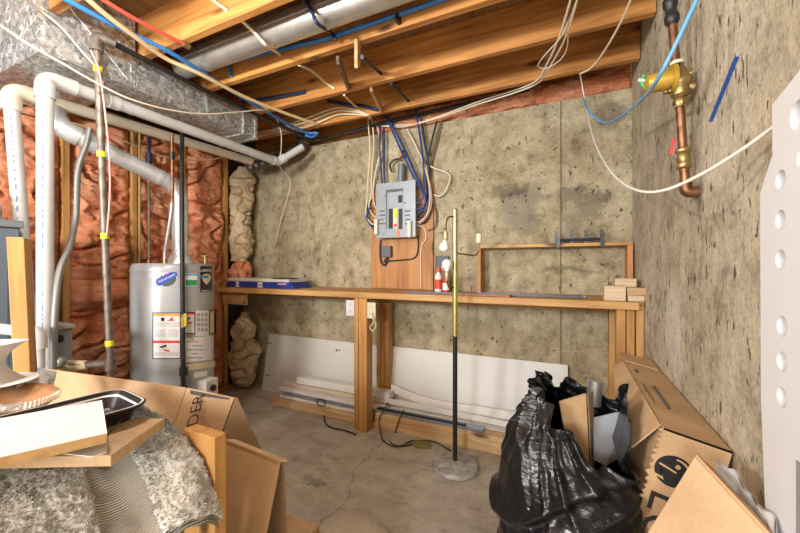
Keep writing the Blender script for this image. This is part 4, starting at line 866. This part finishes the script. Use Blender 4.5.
# ------------------------------------------------------------------ trash bag
BC=V((.022,1.285,0)); XBC=.054; TH=math.radians(13)
def lin(tab,x):
    for (p,q),(p2,q2) in zip(tab,tab[1:]):
        if p<=x<=p2:
            f=(x-p)/(p2-p); f=f*f*(3-2*f); return q+(q2-q)*f
    return tab[-1][1] if x>tab[-1][0] else tab[0][1]
RIM=[(0,.85),(30,.80),(90,.83),(118,.875),(150,.87),(180,.845),(205,.82),(235,.765),(262,.70),(288,.70),(312,.785),(340,.84),(360,.85)]
PROF=[(0,.165),(.12,.205),(.3,.235),(.5,.246),(.62,.240),(.72,.220),(.82,.195),(.92,.17)]
PROFL=[(0,.165),(.12,.205),(.3,.238),(.5,.248),(.60,.240),(.68,.215),(.76,.175),(.83,.135),(.92,.14)]
def vee(f,w):
    q=max(0,1-abs(f)/w); return q*q*(2-q)
def bag(u,v,inner=0):
    a=2*math.pi*u; ca,sa=math.cos(a),math.sin(a); deg=math.degrees(a)
    rm=lin(RIM,deg); z=rm*v
    if v>.92: z+=(v-.92)/.08*(.012*math.sin(a*6+1)+.008*math.sin(a*11))
    k=max(0,min(1,.5-ca*.9)); r=lin(PROF,z)*(1-k)+lin(PROFL,z)*k
    wob=V((ca*.8,sa*.8,z*1.2)); n0=noise.noise(wob+V((2,5,1))); n1=noise.noise(wob*1.6+V((7,1,3)))
    # fan of creases running down from the gathered left mouth
    ga=math.radians(165); da=(a-ga+math.pi)%(2*math.pi)-math.pi; fan=da/(.22+max(0,.88-z)*1.3)
    fd=math.exp(-((z-.74)/.17)**2)*(.25+.75*k)
    r+=fd*(.030*vee(math.sin(fan*3.6+n1*2.5),.75)-.015)+fd*.008*math.sin(fan*9+n0*4)
    # long slanting tension folds crossing the front, and swags near the bottom
    for (c0,sl,cv,am,w) in ((.600,.115,.02,.026,.022),(.545,.10,.03,.020,.020),(.485,.05,.035,.026,.026),(.43,.12,.02,.014,.018),(.40,-.05,.03,.022,.024),(.33,.07,.03,.018,.022),(.27,-.06,.02,.022,.026),(.20,.05,.03,.018,.024),(.13,-.04,.02,.02,.026)):
        q=z-(c0+sl*math.sin(a+1.9)+cv*math.sin(2*a+c0*40)+.035*n1)
        lenf=.35+.65*max(0,min(1,.5+1.6*noise.noise(V((ca*.9,sa*.9,c0*30)))))
        r+=.78*am*lenf*(vee(q,w*1.3)-.55*vee(q+w*1.6,w*1.7))
    r+=.018*n0+.012*n1
    pl=max(0,(v-.8)/.2); r+=pl*.010*math.sin(a*17+3*n1)
    r=r*.90-inner
    d=R2*ca*r*1.03 + FW*sa*r
    p=BC+V((d.x,d.y,z))
    lim=XBC+max(0,z-.03)*math.tan(TH)-.012-.004*math.sin(z*40)
    if p.y>1.15:
        lim-= .055*max(0,min(1,(z-.58)/.1))
        f=min(1,(p.y-1.15)/.03); 
        if p.x>lim: p.x=p.x+(lim-p.x)*f
    return p
t=thing('trash_bag','full black plastic trash bag with its mouth open on the floor','bag',BC)
m=MB().grid(lambda u,v:bag(u,v),260,150,True); m.grid(lambda u,v:bag(u,.5+.5*v,.006),260,50,True)
m.lathe([(.150,.003),(.01,.002)],BC,n=40)
mbag,nt,b,N=newmat('black bag plastic'); b.inputs['Base Color'].default_value=(.006,.0065,.008,1); b.inputs['Roughness'].default_value=.27; b.inputs['Specular IOR Level'].default_value=.5
tc=N('ShaderNodeTexCoord'); mp=N('ShaderNodeMapping',Vector=tc.outputs['Object'],Scale=(9,9,20),Rotation=(.6,.5,.2)); n1=N('ShaderNodeTexNoise',Vector=mp,Scale=1.3,Detail=4.0,Roughness=.5,Distortion=1.2)
r_=N('ShaderNodeMath',_operation='SUBTRACT',i0=n1,i1=.5); r_=N('ShaderNodeMath',_operation='ABSOLUTE',i0=r_)
bp=N('ShaderNodeBump',Strength=.34,Distance=.03,Height=r_); L(nt,bp,b.inputs['Normal'])
part('bag_skin',m,mbag,t,sharp=80)
def bp_(px,py,d): return P(px,py,t=d)
one('cardboard_piece',MB().slab([bp_(560,402,1.17),bp_(586,394,1.17),bp_(590,474,1.13),bp_(572,474,1.13)],FW*.008),MCARD,'tan cardboard strip sticking out of the trash bag','cardboard')
one('cardboard_piece',MB().slab([bp_(587,394,1.175),bp_(592,391,1.20),bp_(594,474,1.19),bp_(591,474,1.135)],R2*.004),MCARDSHADE,'dark cardboard edge beside the tan strip in the trash bag','cardboard')
one('plastic_sheet',MB().slab([bp_(594,418,1.20),bp_(628,410,1.22),bp_(630,452,1.20),bp_(606,466,1.15),bp_(594,460,1.15)],FW*.004),flat('grey film',(.42,.45,.50),.25,0),'grey plastic sheet inside the mouth of the trash bag','plastic sheet')
one('can',MB().lathe([(.022,0),(.026,.004),(.026,.09),(.023,.092)],bp_(593,405,1.27),(.1,0,1),20),flat('can silver',(.5,.5,.48),.3,.8),'small silver can in the top of the trash bag','can')
# ------------------------------------------------------------------ right cardboard boxes
t=thing('tall_carton','tall thin cardboard carton with a black round logo leaning on the right wall','carton',(.13,1.55,0))
WC,HCt,Y0,Y1=.146,.802,1.17,1.93
def T(sx,y,h): return V((XBC+sx*math.cos(TH)+h*math.sin(TH), y, h*math.cos(TH)+(WC-sx)*math.sin(TH)))
def tb(x0,x1,y0,y1,z0,z1):
    m=MB().box(x0,x1,y0,y1,z0,z1); m.v=[T(v.x,v.y,v.z) for v in m.v]; return m
ef=part('end_face',tb(0,WC,Y0,Y0+.005,0,HCt),MCARD,t); part('far_face',tb(0,WC,Y1-.005,Y1,0,HCt),MCARD,t)
part('left_face',tb(0,.005,Y0+.006,Y1-.006,0,HCt-.006),MCARD,t); part('right_face',tb(WC-.005,WC,Y0+.006,Y1-.006,0,HCt-.006),MCARD,t)
tp=part('top_face',tb(0,WC,Y0,Y1,HCt-.005,HCt),MCARD2,t)
for (ya,yb_,xa,xb) in ((1.36,1.62,.050,.064),(1.38,1.60,.018,.024),(1.75,1.83,.022,.038)):
    part('printed_bar',MB().slab([T(xa,ya,HCt+.0006),T(xb,ya+.02,HCt+.0006),T(xb,yb_,HCt+.0006),T(xa,yb_-.02,HCt+.0006)],(0,0,.0003)),MGREYD,tp,'dark printed bar')
# logo on the end face (drawn in the face's own axes: s across, h up)
def fm(m,y):
    m.v=[T(v.x,y,v.z) for v in m.v]; return m
def disc(cx,cz,r,a0,a1,r0,n=36):
    m=MB(); vs=[]
    for i in range(n+1):
        a=a0+(a1-a0)*i/n; vs += [V((cx+r*math.cos(a),0,cz+r*math.sin(a))),V((cx+r0*math.cos(a),0,cz+r0*math.sin(a)))]
    m.add(vs,[(2*i,2*i+1,2*i+3,2*i+2) for i in range(n)]); return m
LX,LZ,LR=.046,HCt-.105,.043
lg=part('logo',fm(disc(LX,LZ,LR,0,2*math.pi,.0005),Y0-.0006),MBLACK,ef,'black disc logo with a stylised face')
def fq(pts,y): 
    m=MB(); m.add([T(LX+a,y,LZ+b) for a,b in pts],[list(range(len(pts)))]); return m
part('logo_arc',fm(disc(LX,LZ,LR*.86,-.35,1.6,LR*.74),Y0-.0011),MCARD,lg,'cardboard-coloured arc')
part('logo_nose',fq([(-.034,.012),(.006,.002),(.006,-.003),(-.034,.007)],Y0-.0011),MCARD,lg,'cardboard-coloured bar')
part('logo_hook',fq([(-.030,-.004),(-.025,-.005),(-.021,-.024),(-.038,-.020),(-.039,-.025),(-.015,-.031)],Y0-.0011),MCARD,lg,'cardboard-coloured hook')
part('logo_dot',fm(disc(LX+.006,LZ+.016,.006,0,2*math.pi,.0003,16),Y0-.0011),MCARD,lg,'cardboard-coloured dot')
tx=text_mb('LG',(0,0,0),(1,0,0),(0,1,0),.125,0); tx.v=[T(.012+v.y,Y0-.0006,LZ-.062-v.x) for v in tx.v]
part('lettering',tx,MBLACK,ef,'bold black lettering',sharp=None)
m=MB(); h=HCt
while h>.40:
    d=.012+.012*random.random(); w=.004+.010*random.random()
    m.slab([T(0,Y0-.001,h),T(-w,Y0-.003,h-d*.5),T(0,Y0-.001,h-d)],(0,.004,0)); h-=d
part('torn_edge',m,MCARD2,t,'torn ragged edge')
fl=[(0,Y0+.02,.0),(0,Y1-.02,.0),(-.03,Y1-.03,-.03),(-.045,Y0+.42,-.10),(-.055,Y0+.30,-.15),(-.055,Y0+.17,-.16),(-.035,Y0+.07,-.11)]
part('side_flap',MB().slab([T(a-.002,b,HCt-.001+c) for a,b,c in fl],(-.003,0,.003)),MCARD2,t,'drooping side flap')
part('end_flap',MB().slab([T(.005,Y1,HCt),T(WC-.01,Y1,HCt),T(WC-.02,Y1+.12,HCt+.012),T(-.01,Y1+.11,HCt+.012)],(0,0,.004)),MCARD,t,'raised end flap')
# near flattened carton
A=V((.245,.955,.845)); Lv=V((-.15,-.08,-.26)); Rv=V((.075,-.155,-.065))
k=A.z/.26
t=thing('flat_carton','flattened cardboard carton leaning in the bottom right corner','carton',A+Lv*k)
nrm=Lv.cross(Rv).normalized(); nrm = nrm if nrm.z>0 else -nrm
part('front_panel',MB().slab([A,A+Lv*(k-.03),A+Lv*(k-.03)+Rv*1.08,A+Rv*1.08],-nrm*.006),MCARD2,t,bevel=.002)
part('rear_panel',MB().slab([A+Rv*.1-nrm*.03,A+Lv*(k-.2)-nrm*.03,A+Lv*(k-.2)+Rv*1.12-nrm*.03,A+Rv*1.12-nrm*.03],-nrm*.006),MCARD,t,bevel=.002)
part('folded_edge',MB().slab([A,A+Rv*1.08,A+Rv*1.12-nrm*.03,A+Rv*.1-nrm*.03],-Lv.normalized()*.006),MCARD,t,bevel=.002)
m=MB(); pth=[P(715,462,t=.80),P(735,480,t=.74),P(752,503,t=.68),P(768,522,t=.63),P(782,545,t=.58)]
pp=smooth_path(pth,8); 
def fs_(u,v):
    i=min(int(u*(len(pp)-1)),len(pp)-1); p=pp[i]; return p+V((.014*v,.012*v,-.10*v+.01))+V((.008*noise.noise(V((u*7,v*5,1))),0,.012*noise.noise(V((u*6,v*3,4)))))
m.grid(fs_,len(pp)-1,8); g_=MB().grid(lambda u,v:fs_(u,v)+V((.004,.004,0)),len(pp)-1,8); m.add(g_.v,g_.f)
one('foam_sheet',m,MWHITE,'thin white foam sheet tucked behind the flattened carton','foam sheet',sharp=70)
# ------------------------------------------------------------------ perforated panel, right edge
PXF=.335
prof=[P(766,533,X=PXF),P(761,400,X=PXF),P(760,193,X=PXF),P(772.5,155,X=PXF),P(772,105,X=PXF),P(776,100,X=PXF),P(800,70,X=PXF)]
out=[(p.y,p.z) for p in prof]; yb=.52
out=[(out[0][0],.001)]+out+[(yb,out[-1][1]+.012),(yb,.001)]
import bmesh
def perf(outline,holes,x,th,n=20):
    bm=bmesh.new(); ed=[]
    def loop(pts):
        vs=[bm.verts.new((x,y,z)) for y,z in pts]
        return [bm.edges.new((vs[i],vs[(i+1)%len(vs)])) for i in range(len(vs))]
    ed+=loop(outline)
    for (cy,cz,ry,rz) in holes: ed+=loop([(cy+ry*math.cos(2*math.pi*i/n),cz+rz*math.sin(2*math.pi*i/n)) for i in range(n)])
    bmesh.ops.triangle_fill(bm,use_beauty=True,use_dissolve=False,edges=ed)
    r=bmesh.ops.extrude_face_region(bm,geom=bm.faces[:]); bmesh.ops.translate(bm,vec=(th,0,0),verts=[g for g in r['geom'] if isinstance(g,bmesh.types.BMVert)])
    bm.verts.index_update(); m=MB(); m.add([v.co.copy() for v in bm.verts],[[v.index for v in f.verts] for f in bm.faces]); bm.free(); return m
holes=[]
for py in (180,220,259.5,326,361.5,397):
    c=P(780.5 if py<270 else 782,py,X=PXF); holes.append((c.y,c.z,.0175,.0175))
c1_=P(798,115,X=PXF); holes.append((c1_.y,c1_.z,.024,.024))
c1_=P(803,157,X=PXF); holes.append((c1_.y,c1_.z,.0175,.0175))
t=thing('perforated_panel','thick white plastic panel with a row of round holes at the right edge','panel',(.355,.7,0))
part('front_sheet',perf(out,holes,PXF,.016),MWHITE,t,sharp=30)
part('back_sheet',perf(out,[],PXF+.027,.010),MWHITE,t,sharp=30)
m=MB(); n_o=len(out); m.add([(x_,y_,z_) for x_ in (PXF+.0162,PXF+.0268) for y_,z_ in out],[(i,(i+1)%n_o,(i+1)%n_o+n_o,i+n_o) for i in range(n_o)]); part('edge_band',m,MWHITE,t,sharp=30)
c1_=P(797,500,X=PXF)
part('recess',MB().box(PXF-.0012,PXF+.001,c1_.y-.05,c1_.y,c1_.z-.12,P(797,460,X=PXF).z),flat('grey slot',(.25,.26,.28),.5),t,'grey slot')
# ------------------------------------------------------------------ left foreground: cartons
def Z8(px,py,z): return P(px,py,Z=z)
t=thing('open_carton','big open cardboard carton with printed flap behind the carpet pile','carton',(-1.6,.9,0))
K0=P(68,372,Z=.80); K1=P(186,388,Z=.80); K2=P(234,398,Z=.795); kl=K0+(K0-K1)*.25
f1_=P(172,430,t=1.27)
part('long_flap',MB().slab([kl,K1,V((f1_.x,f1_.y,f1_.z)),V((f1_.x-.02,f1_.y-.01,.15)),V((kl.x,kl.y-.04,.15))],(.0,.005,0)),MCARD2,t)
e1=P(220,436,t=1.15)
pf=part('printed_flap',MB().slab([K1+V((.004,0,0)),K2,e1,V((e1.x-.01,e1.y-.02,.15)),V((f1_.x-.016,f1_.y-.01,.15)),f1_+V((.004,0,0))],(.0,.005,0)),MCARD2,t)
s1=K1+V((.03,-.003,-.002)); s2=K2+V((-.02,-.003,-.002)); part('tape_strip',MB().slab([s1,s2,s2+V((0,-.001,-.014)),s1+V((0,-.001,-.014))],(0,-.001,0)),flat('dark tape',(.09,.08,.08),.4),pf,'dark tape strip')
# plane of the printed flap -> lettering
n_=(K2-K1).cross(e1-K1).normalized(); 
def onpl(px,py):
    d=ray(px,py); o=V((0,0,H)); tt=(K1-o).dot(n_)/d.dot(n_); return o+d*tt
o1=onpl(197.5,425.5); o2=onpl(203,401); tm=text_mb('DER',o1,(o2-o1),(onpl(189,423)-o1),.062,0); nn=n_ if n_.dot(V((0,0,H))-o1)>0 else -n_
tm.v=[v+nn*.002 for v in tm.v]
part('lettering',tm,MBLACK,pf,'black upright lettering',sharp=None)
g1=P(260,451,t=1.22)
part('end_flap',MB().slab([K2+V((.002,.004,0)),g1,V((g1.x,g1.y,.15)),V((e1.x+.0,e1.y+.02,.15)),e1+V((.004,.006,0))],(.004,.005,0)),MCARDSHADE,t,'dark shaded end flap')
part('bottom',MB().slab([V((kl.x,kl.y-.045,.0)),V((e1.x,e1.y-.03,.0)),V((g1.x,g1.y+.02,.0)),V((g1.x,1.22,0)),V((kl.x,1.15,0))],(0,0,.15)),MCARD,t)
t=thing('tent_carton','folded cardboard carton standing like a tent beside the wooden crate','carton',(-.85,.8,0))
r0=P(226,441,t=1.13); r1=P(280,462,t=1.0)
part('front_leaf',MB().slab([r0,r1,V((r1.x-.075,r1.y-.125,0.001)),V((r0.x-.02,r0.y-.12,0.001))],(0,.005,0)),MCARD,t)
part('rear_leaf',MB().slab([r0+V((.004,.008,0)),r1+V((.004,.008,0)),V((r1.x-.075,r1.y+.13,0.001)),V((r0.x-.02,r0.y+.14,0.001))],(0,.005,0)),MCARDSHADE,t)
part('folded_rim',MB().slab([r0+V((0,-.004,.002)),r1+V((0,-.004,.002)),r1+V((.012,.016,-.004)),r0+V((.012,.02,-.004))],(0,0,.005)),MCARD2,t,'bent rim')
m=MB()
for a_,b_ in ((.35,.75),(.72,.96)): m.slab([r0+(r1-r0)*a_+V((0,-.0145,-.07-.03*a_)),r0+(r1-r0)*b_+V((0,-.0145,-.07-.03*b_)),r0+(r1-r0)*b_+V((0,-.0155,-.076-.03*b_)),r0+(r1-r0)*a_+V((0,-.0155,-.076-.03*a_))],(0,-.001,0))
# ------------------------------------------------------------------ crate with carpet pile
CX0,CX1,CY0,CY1=-1.62,-.835,.02,.545
t=thing('wooden_crate','rough wooden crate under the carpet pile in the left foreground','crate',(-1.2,.3,0))
part('corner_post',MB().box(-.83,-.7225,.546,.578,0,.862),MBZ,t,bevel=.002)
part('side_boards',MB().box(CX0,CX1+.0,.515,.543,0,.70),MBX,t,bevel=.002)
part('front_boards',MB().box(-.905,-.88,.03,.51,0.0,.685),MPOST,t,bevel=.002)
part('corner_post',MB().box(-.98,-.906,.03,.06,0,.69),MBZ,t,bevel=.002)
part('lid_board',MB().box(CX0,-.88,.02,.514,.70,.72),MBX,t)
def carpet(u,v):
    # u runs along the front edge of the heap (0 near the camera's left, 1 far right), v from the back (0) to the overhanging edge (1)
    fx,fy=-1.10+.425*u,-.01+.54*u; q=(1-v)*.46
    x=fx-.79*q; y=fy+.61*q*(1-.25*u)
    z=.735+.125*(1-v**2.4)
    R_=math.exp(-((u-.93)/.13)**2); Lb=math.exp(-((u-.30)/.24)**2); c=.52+.26*v
    z+=.035*R_*math.sin(math.pi*min(1,v*.95+.05))+.018*Lb-.030*math.exp(-((u-c)/.075)**2)*(1-.3*v)
    out=.03*math.exp(-((u-.85)/.14)**2)*v*v; x+=out*.79; y-=out*.61
    if u>.9: z-=(u-.9)**2*3.2; 
    z+=.022*noise.noise(V((u*6,v*5,3)))+.008*noise.noise(V((u*19,v*13,5)))
    if y>.538: y=.538
    return V((x,y,z))
t=thing('carpet_remnant','shaggy grey-white carpet remnant heaped over the wooden crate','carpet',(-.95,.25,.72))
m=MB().grid(carpet,70,40)
mc=flat('carpet backing',(.40,.36,.29),.95,var=.25,scale=25)
backing,nt,b,N=newmat('ribbed carpet backing'); tc=N('ShaderNodeTexCoord'); mp=N('ShaderNodeMapping',Vector=tc.outputs['Object'],Rotation=(0,0,.25)); wv=N('ShaderNodeTexWave',Vector=mp,Scale=60.0,Distortion=.8)
r=ramp(N,wv,[(.2,(.32,.30,.26)),(.8,(.54,.51,.45))]); L(nt,r,b.inputs['Base Color']); b.inputs['Roughness'].default_value=.95
bp=N('ShaderNodeBump',Strength=.8,Distance=.004,Height=wv); L(nt,bp,b.inputs['Normal'])
g2=MB().grid(lambda u,v: carpet(u,v)+V((-.01,0,-.018)),70,40); m.add(g2.v,g2.f)
part('backing',m,backing,t,sharp=80)
tf=MB(); rnd=random.Random(3)
def wool(u,v):
    p=carpet(u,v); d=abs(u-(.52+.26*v)); k=max(0,min(1,(d-.055)/.02)); q=V((p.x*1.0,p.y*1.0,p.z))
    q2=V((q.x*62+q.y*24,q.y*46-q.x*18,q.z*40)); c=noise.fractal(q2,.8,2.1,3)
    return p+V((.25,-.2,1)).normalized()*(-.010+k*(.014+.0048*c+.003*noise.noise(q*150)))
wg=MB().grid(wool,300,220)
def isribbed(u,v):
    # bare ribbed band where the carpet is folded over, between the two shaggy lobes
    return abs(u-(.52+.26*v))<.062 
N_T=0
for i in range(40000):
    u,v=rnd.random(),rnd.random()
    if isribbed(u,v): continue
    p=wool(u,v); e=.006
    du=(carpet(min(u+e,1),v)-carpet(max(u-e,0),v)); dv=(carpet(u,min(v+e,1))-carpet(u,max(v-e,0))); n_=dv.cross(du)
    if n_.length<1e-9: continue
    n_.normalize(); n_=n_ if n_.z+n_.x>0 else -n_
    l=.002+.0032*rnd.random(); lean=V((noise.noise(p*14),noise.noise(p*14+V((9,0,0))),-.3))*.9+V((rnd.uniform(-.5,.5),rnd.uniform(-.5,.5),rnd.uniform(-.5,.5)))
    tip=p+(n_+lean*.7).normalized()*l
    sdir=n_.cross(V((rnd.uniform(-1,1),rnd.uniform(-1,1),rnd.uniform(-1,1)))).normalized()*.0011
    tf.add([p-sdir,p+sdir,tip+sdir*.5,tip-sdir*.5],[(0,1,2,3)])
shag,nt,b,N=newmat('shaggy pile'); g=N('ShaderNodeNewGeometry'); n1=N('ShaderNodeTexNoise',Vector=g.outputs['Position'],Scale=9.0,Detail=4.0); n2=N('ShaderNodeTexNoise',Vector=g.outputs['Position'],Scale=90.0,Detail=2.0)
c_=mix(N,.5,ramp(N,n1,[(.36,(.30,.30,.28)),(.56,(.62,.61,.57))]),ramp(N,n2,[(.3,(.34,.34,.32)),(.7,(.68,.67,.63))])); L(nt,c_.outputs[2],b.inputs['Base Color']); b.inputs['Roughness'].default_value=.95
tf.add(wg.v,wg.f); o=part('pile',tf,shag,t,'shaggy pile',sharp=None)
o.data.polygons.foreach_set('use_smooth',[True]*len(o.data.polygons)); o['kind']='stuff'
# boards on the carpet
def board(name,a,b,ldir_pt,z,th,lab,mtop,medge,cat='board'):
    pass
def rectboard(c1,c2,length,th):
    """c1,c2: two right-hand top corners; board runs back to the left from them"""
    e=(c2-c1); d=V((e.y,-e.x,0)).normalized()
    if d.x>0: d=-d
    return [c1,c2,c2+d*length,c1+d*length]
zb2=.893
q1=P(111,455,Z=zb2); q2=P(165,418,Z=zb2)
cs=rectboard(q1,q2,.62,.02)
t=thing('shelf_board','tan wooden board lying under the white one on the carpet pile','board',(cs[0]+cs[2])/2-V((0,0,.022)))
part('board',MB().slab([p-V((0,0,.022)) for p in cs],(0,0,.022)),wood('tan board',(.62,.45,.27),(.5,.33,.18),'X',False),t,bevel=.0015)
e_=(q1-q2).normalized(); part('splinter',MB().slab([q1+V((-.09,-.04,.0006)),q1+V((-.05,.02,.0006)),q1+V((-.015,.0,.0006)),q1+V((-.02,-.02,.0006))],(0,0,.002)),MTRIM,t,'white torn laminate')
zb1=.948
w1=P(107,432,Z=zb1); w2=P(102,400,Z=zb1); cs=rectboard(w1,w2,.62,.02); d_=(cs[3]-cs[0]).normalized()
wl=P(0,456,Z=zb1); wl2=P(0,416,Z=zb1); dl=(wl-w1).normalized(); dl2=(wl2-w2).normalized(); cs=[w1,w2,w2+dl*.62,w1+dl*.62]
t=thing('white_board','white painted shelf board with raw wood edge on top of the carpet pile','board',(cs[0]+cs[2])/2-V((0,0,.02)))
part('core',MB().slab([p-V((0,0,.020)) for p in cs],(0,0,.0175)),wood('raw edge',(.50,.31,.13),(.36,.2,.07),'X',False),t,'raw brown edge')
part('painted_face',MB().slab([p-V((0,0,.0025)) for p in cs],(0,0,.0025)),flat('white paint',(.78,.78,.78),.45,var=.04,scale=15),t,'white painted face')
# nails or wires poking out
one('wire_stub',MB().tube([P(104,440,t=.71),P(112,430,t=.73),P(121,420,t=.74)],.0012,5),MBLK2,'thin dark wire poking out beside the white board','wire')
# tray
zr=.93
r1_=P(-30,423,Z=zr); r2_=P(112,389.5,Z=zr); ax=(r2_-r1_).normalized(); ay=V((ax.y,-ax.x,0)); ay = ay if ay.x>0 else -ay
tw=.19; tl=(P(136,394,Z=zr)-r1_).dot(ax)
def rrect(inset,z,k=8,rad=.05):
    pts=[]; x0,x1,y0,y1=inset,tl-inset,inset,tw-inset; r=max(.012,rad-inset)
    for cx,cy,a0 in ((x1-r,y1-r,0),(x0+r,y1-r,90),(x0+r,y0+r,180),(x1-r,y0+r,270)):
        for i in range(k+1):
            a=math.radians(a0+90*i/k); pts.append(r1_*1+ax*(cx+r*math.cos(a))+ay*(cy+r*math.sin(a))+V((0,0,z-zr)))
    return pts
def rings(rs,closed=False):
    m=MB(); n=len(rs[0]); 
    for r in rs: m.v+=r
    for i in range(len(rs)-1):
        for j in range(n): m.f.append([i*n+j,i*n+(j+1)%n,(i+1)*n+(j+1)%n,(i+1)*n+j])
    if closed: m.f.append([(len(rs)-1)*n+j for j in range(n)])
    return m
t=thing('plastic_tray','black plastic tray with white lines on its rim under the white board','tray',r1_+ax*tl/2+ay*tw/2-V((0,0,.036)))
part('tray_body',rings([rrect(.004,zr-.006),rrect(0,zr),rrect(.012,zr+.001),rrect(.016,zr-.004),rrect(.028,zr-.034),rrect(.03,zr-.036)],True),MBLACK,t,sharp=50)
part('rim_line',rings([rrect(.005,zr+.0022),rrect(.0085,zr+.0024)]),MLABEL,t,'white rim line'); part('inner_line',rings([rrect(.0175,zr-.006),rrect(.0195,zr-.010)]),MLABEL,t,'white inner line')
# basket
bc=P(2,404,t=.93); 
t=thing('wicker_basket','shallow brown wicker basket with a pale rope edge behind the tray','basket',V((bc.x,bc.y,bc.z-.04)))
mwk=wood('wicker brown',(.38,.20,.09),(.22,.10,.04),'X',False)
rt=V((.80,.60,0)).normalized()
part('bowl',MB().lathe([(.03,-.03),(.11,-.018),(.155,.012),(.165,.018),(.15,.016),(.10,-.008),(.03,-.018)],bc,n=48,sx=1.0,sy=.62),mwk,t)
m=MB()
for i in range(11):
    a=math.radians(-6+i*4.5); p=bc+V((.166*math.cos(a),.166*.62*math.sin(a),.018)); m.beam(p,p+V((-.012,.006,.012)),.004,.004)
part('rope_edge',m,flat('pale rope',(.75,.68,.58),.8),t,'pale rope wrapping')
# white flared paper and clear plastic
wc=P(-6,366,t=1.0)
def flare(u,v):
    a=2*math.pi*u; sq=1/max(abs(math.cos(a)),abs(math.sin(a)))**.7; r=(.04+.09*(abs(v-.5)*2)**1.8*(1 if v>.5 else .9))*sq*.42
    return wc+V((r*math.cos(a+.5),r*math.sin(a+.5),-.045+.11*v))
m=MB().grid(flare,56,16,True); m.lathe([(.03,-.045),(.09,-.044)],wc,n=20)
one('plastic_flare',m,MWHITE,'white flared plastic shade at the left edge behind the basket','shade',sharp=40)
m=MB().sphere(P(34,383,t=1.08),.055,20,14,(1.2,.7,.45))
for i,v in enumerate(m.v): m.v[i]=v+V((noise.noise(v*30),noise.noise(v*30+V((5,0,0))),noise.noise(v*30+V((0,7,0)))))*.022
one('plastic_wrap',m,flat('clear crumpled plastic',(.8,.8,.8),.15,0,trans=.55),'crumpled clear plastic wrap beside the lumber post','plastic wrap',sharp=15)
a=P(36,372,t=1.25)
one('grey_flap',MB().slab([P(36,368,t=1.32),P(55,372,t=1.32),P(50,392,t=1.22),P(30,392,t=1.22)],(0,.006,0)),flat('grey board',(.22,.23,.23),.6),'grey board scrap standing beside the lumber post','board')
# ------------------------------------------------------------------ lights
def point(name,loc,e,r,col):
    l=bpy.data.lights.new(name,'POINT'); l.energy=e; l.shadow_soft_size=r; l.color=col
    o=bpy.data.objects.new(name,l); o.location=loc; C.objects.link(o); return o
point('ceiling_bulb',(-1.5,.5,2.27),30,.04,(1,.955,.88))
point('rear_fill_light',(-1.9,-2.0,1.85),260,.3,(1,.99,.97))  # unseen fill, added behind the camera to brighten the right wall
point('far_fill_light',(-.5,-3.2,1.9),230,.3,(1,.99,.97))  # second added fill, farther back, for flat frontal light
w=bpy.data.worlds.new('world'); bpy.context.scene.world=w; w.use_nodes=True
w.node_tree.nodes['Background'].inputs[0].default_value=(.95,.97,1,1); w.node_tree.nodes['Background'].inputs[1].default_value=1.6
# ------------------------------------------------------------------ camera
cam=bpy.data.cameras.new('camera'); cam.sensor_width=36; cam.lens=F/800*36; cam.clip_start=.02
co=bpy.data.objects.new('camera',cam); C.objects.link(co); co.location=(0,0,H); co.rotation_euler=(math.pi/2,0,YAW)
sc=bpy.context.scene; sc.camera=co
sc.view_settings.view_transform='Standard'; sc.view_settings.look='None'; sc.view_settings.gamma=1; sc.view_settings.use_curve_mapping=False
sc.view_settings.exposure=0.55
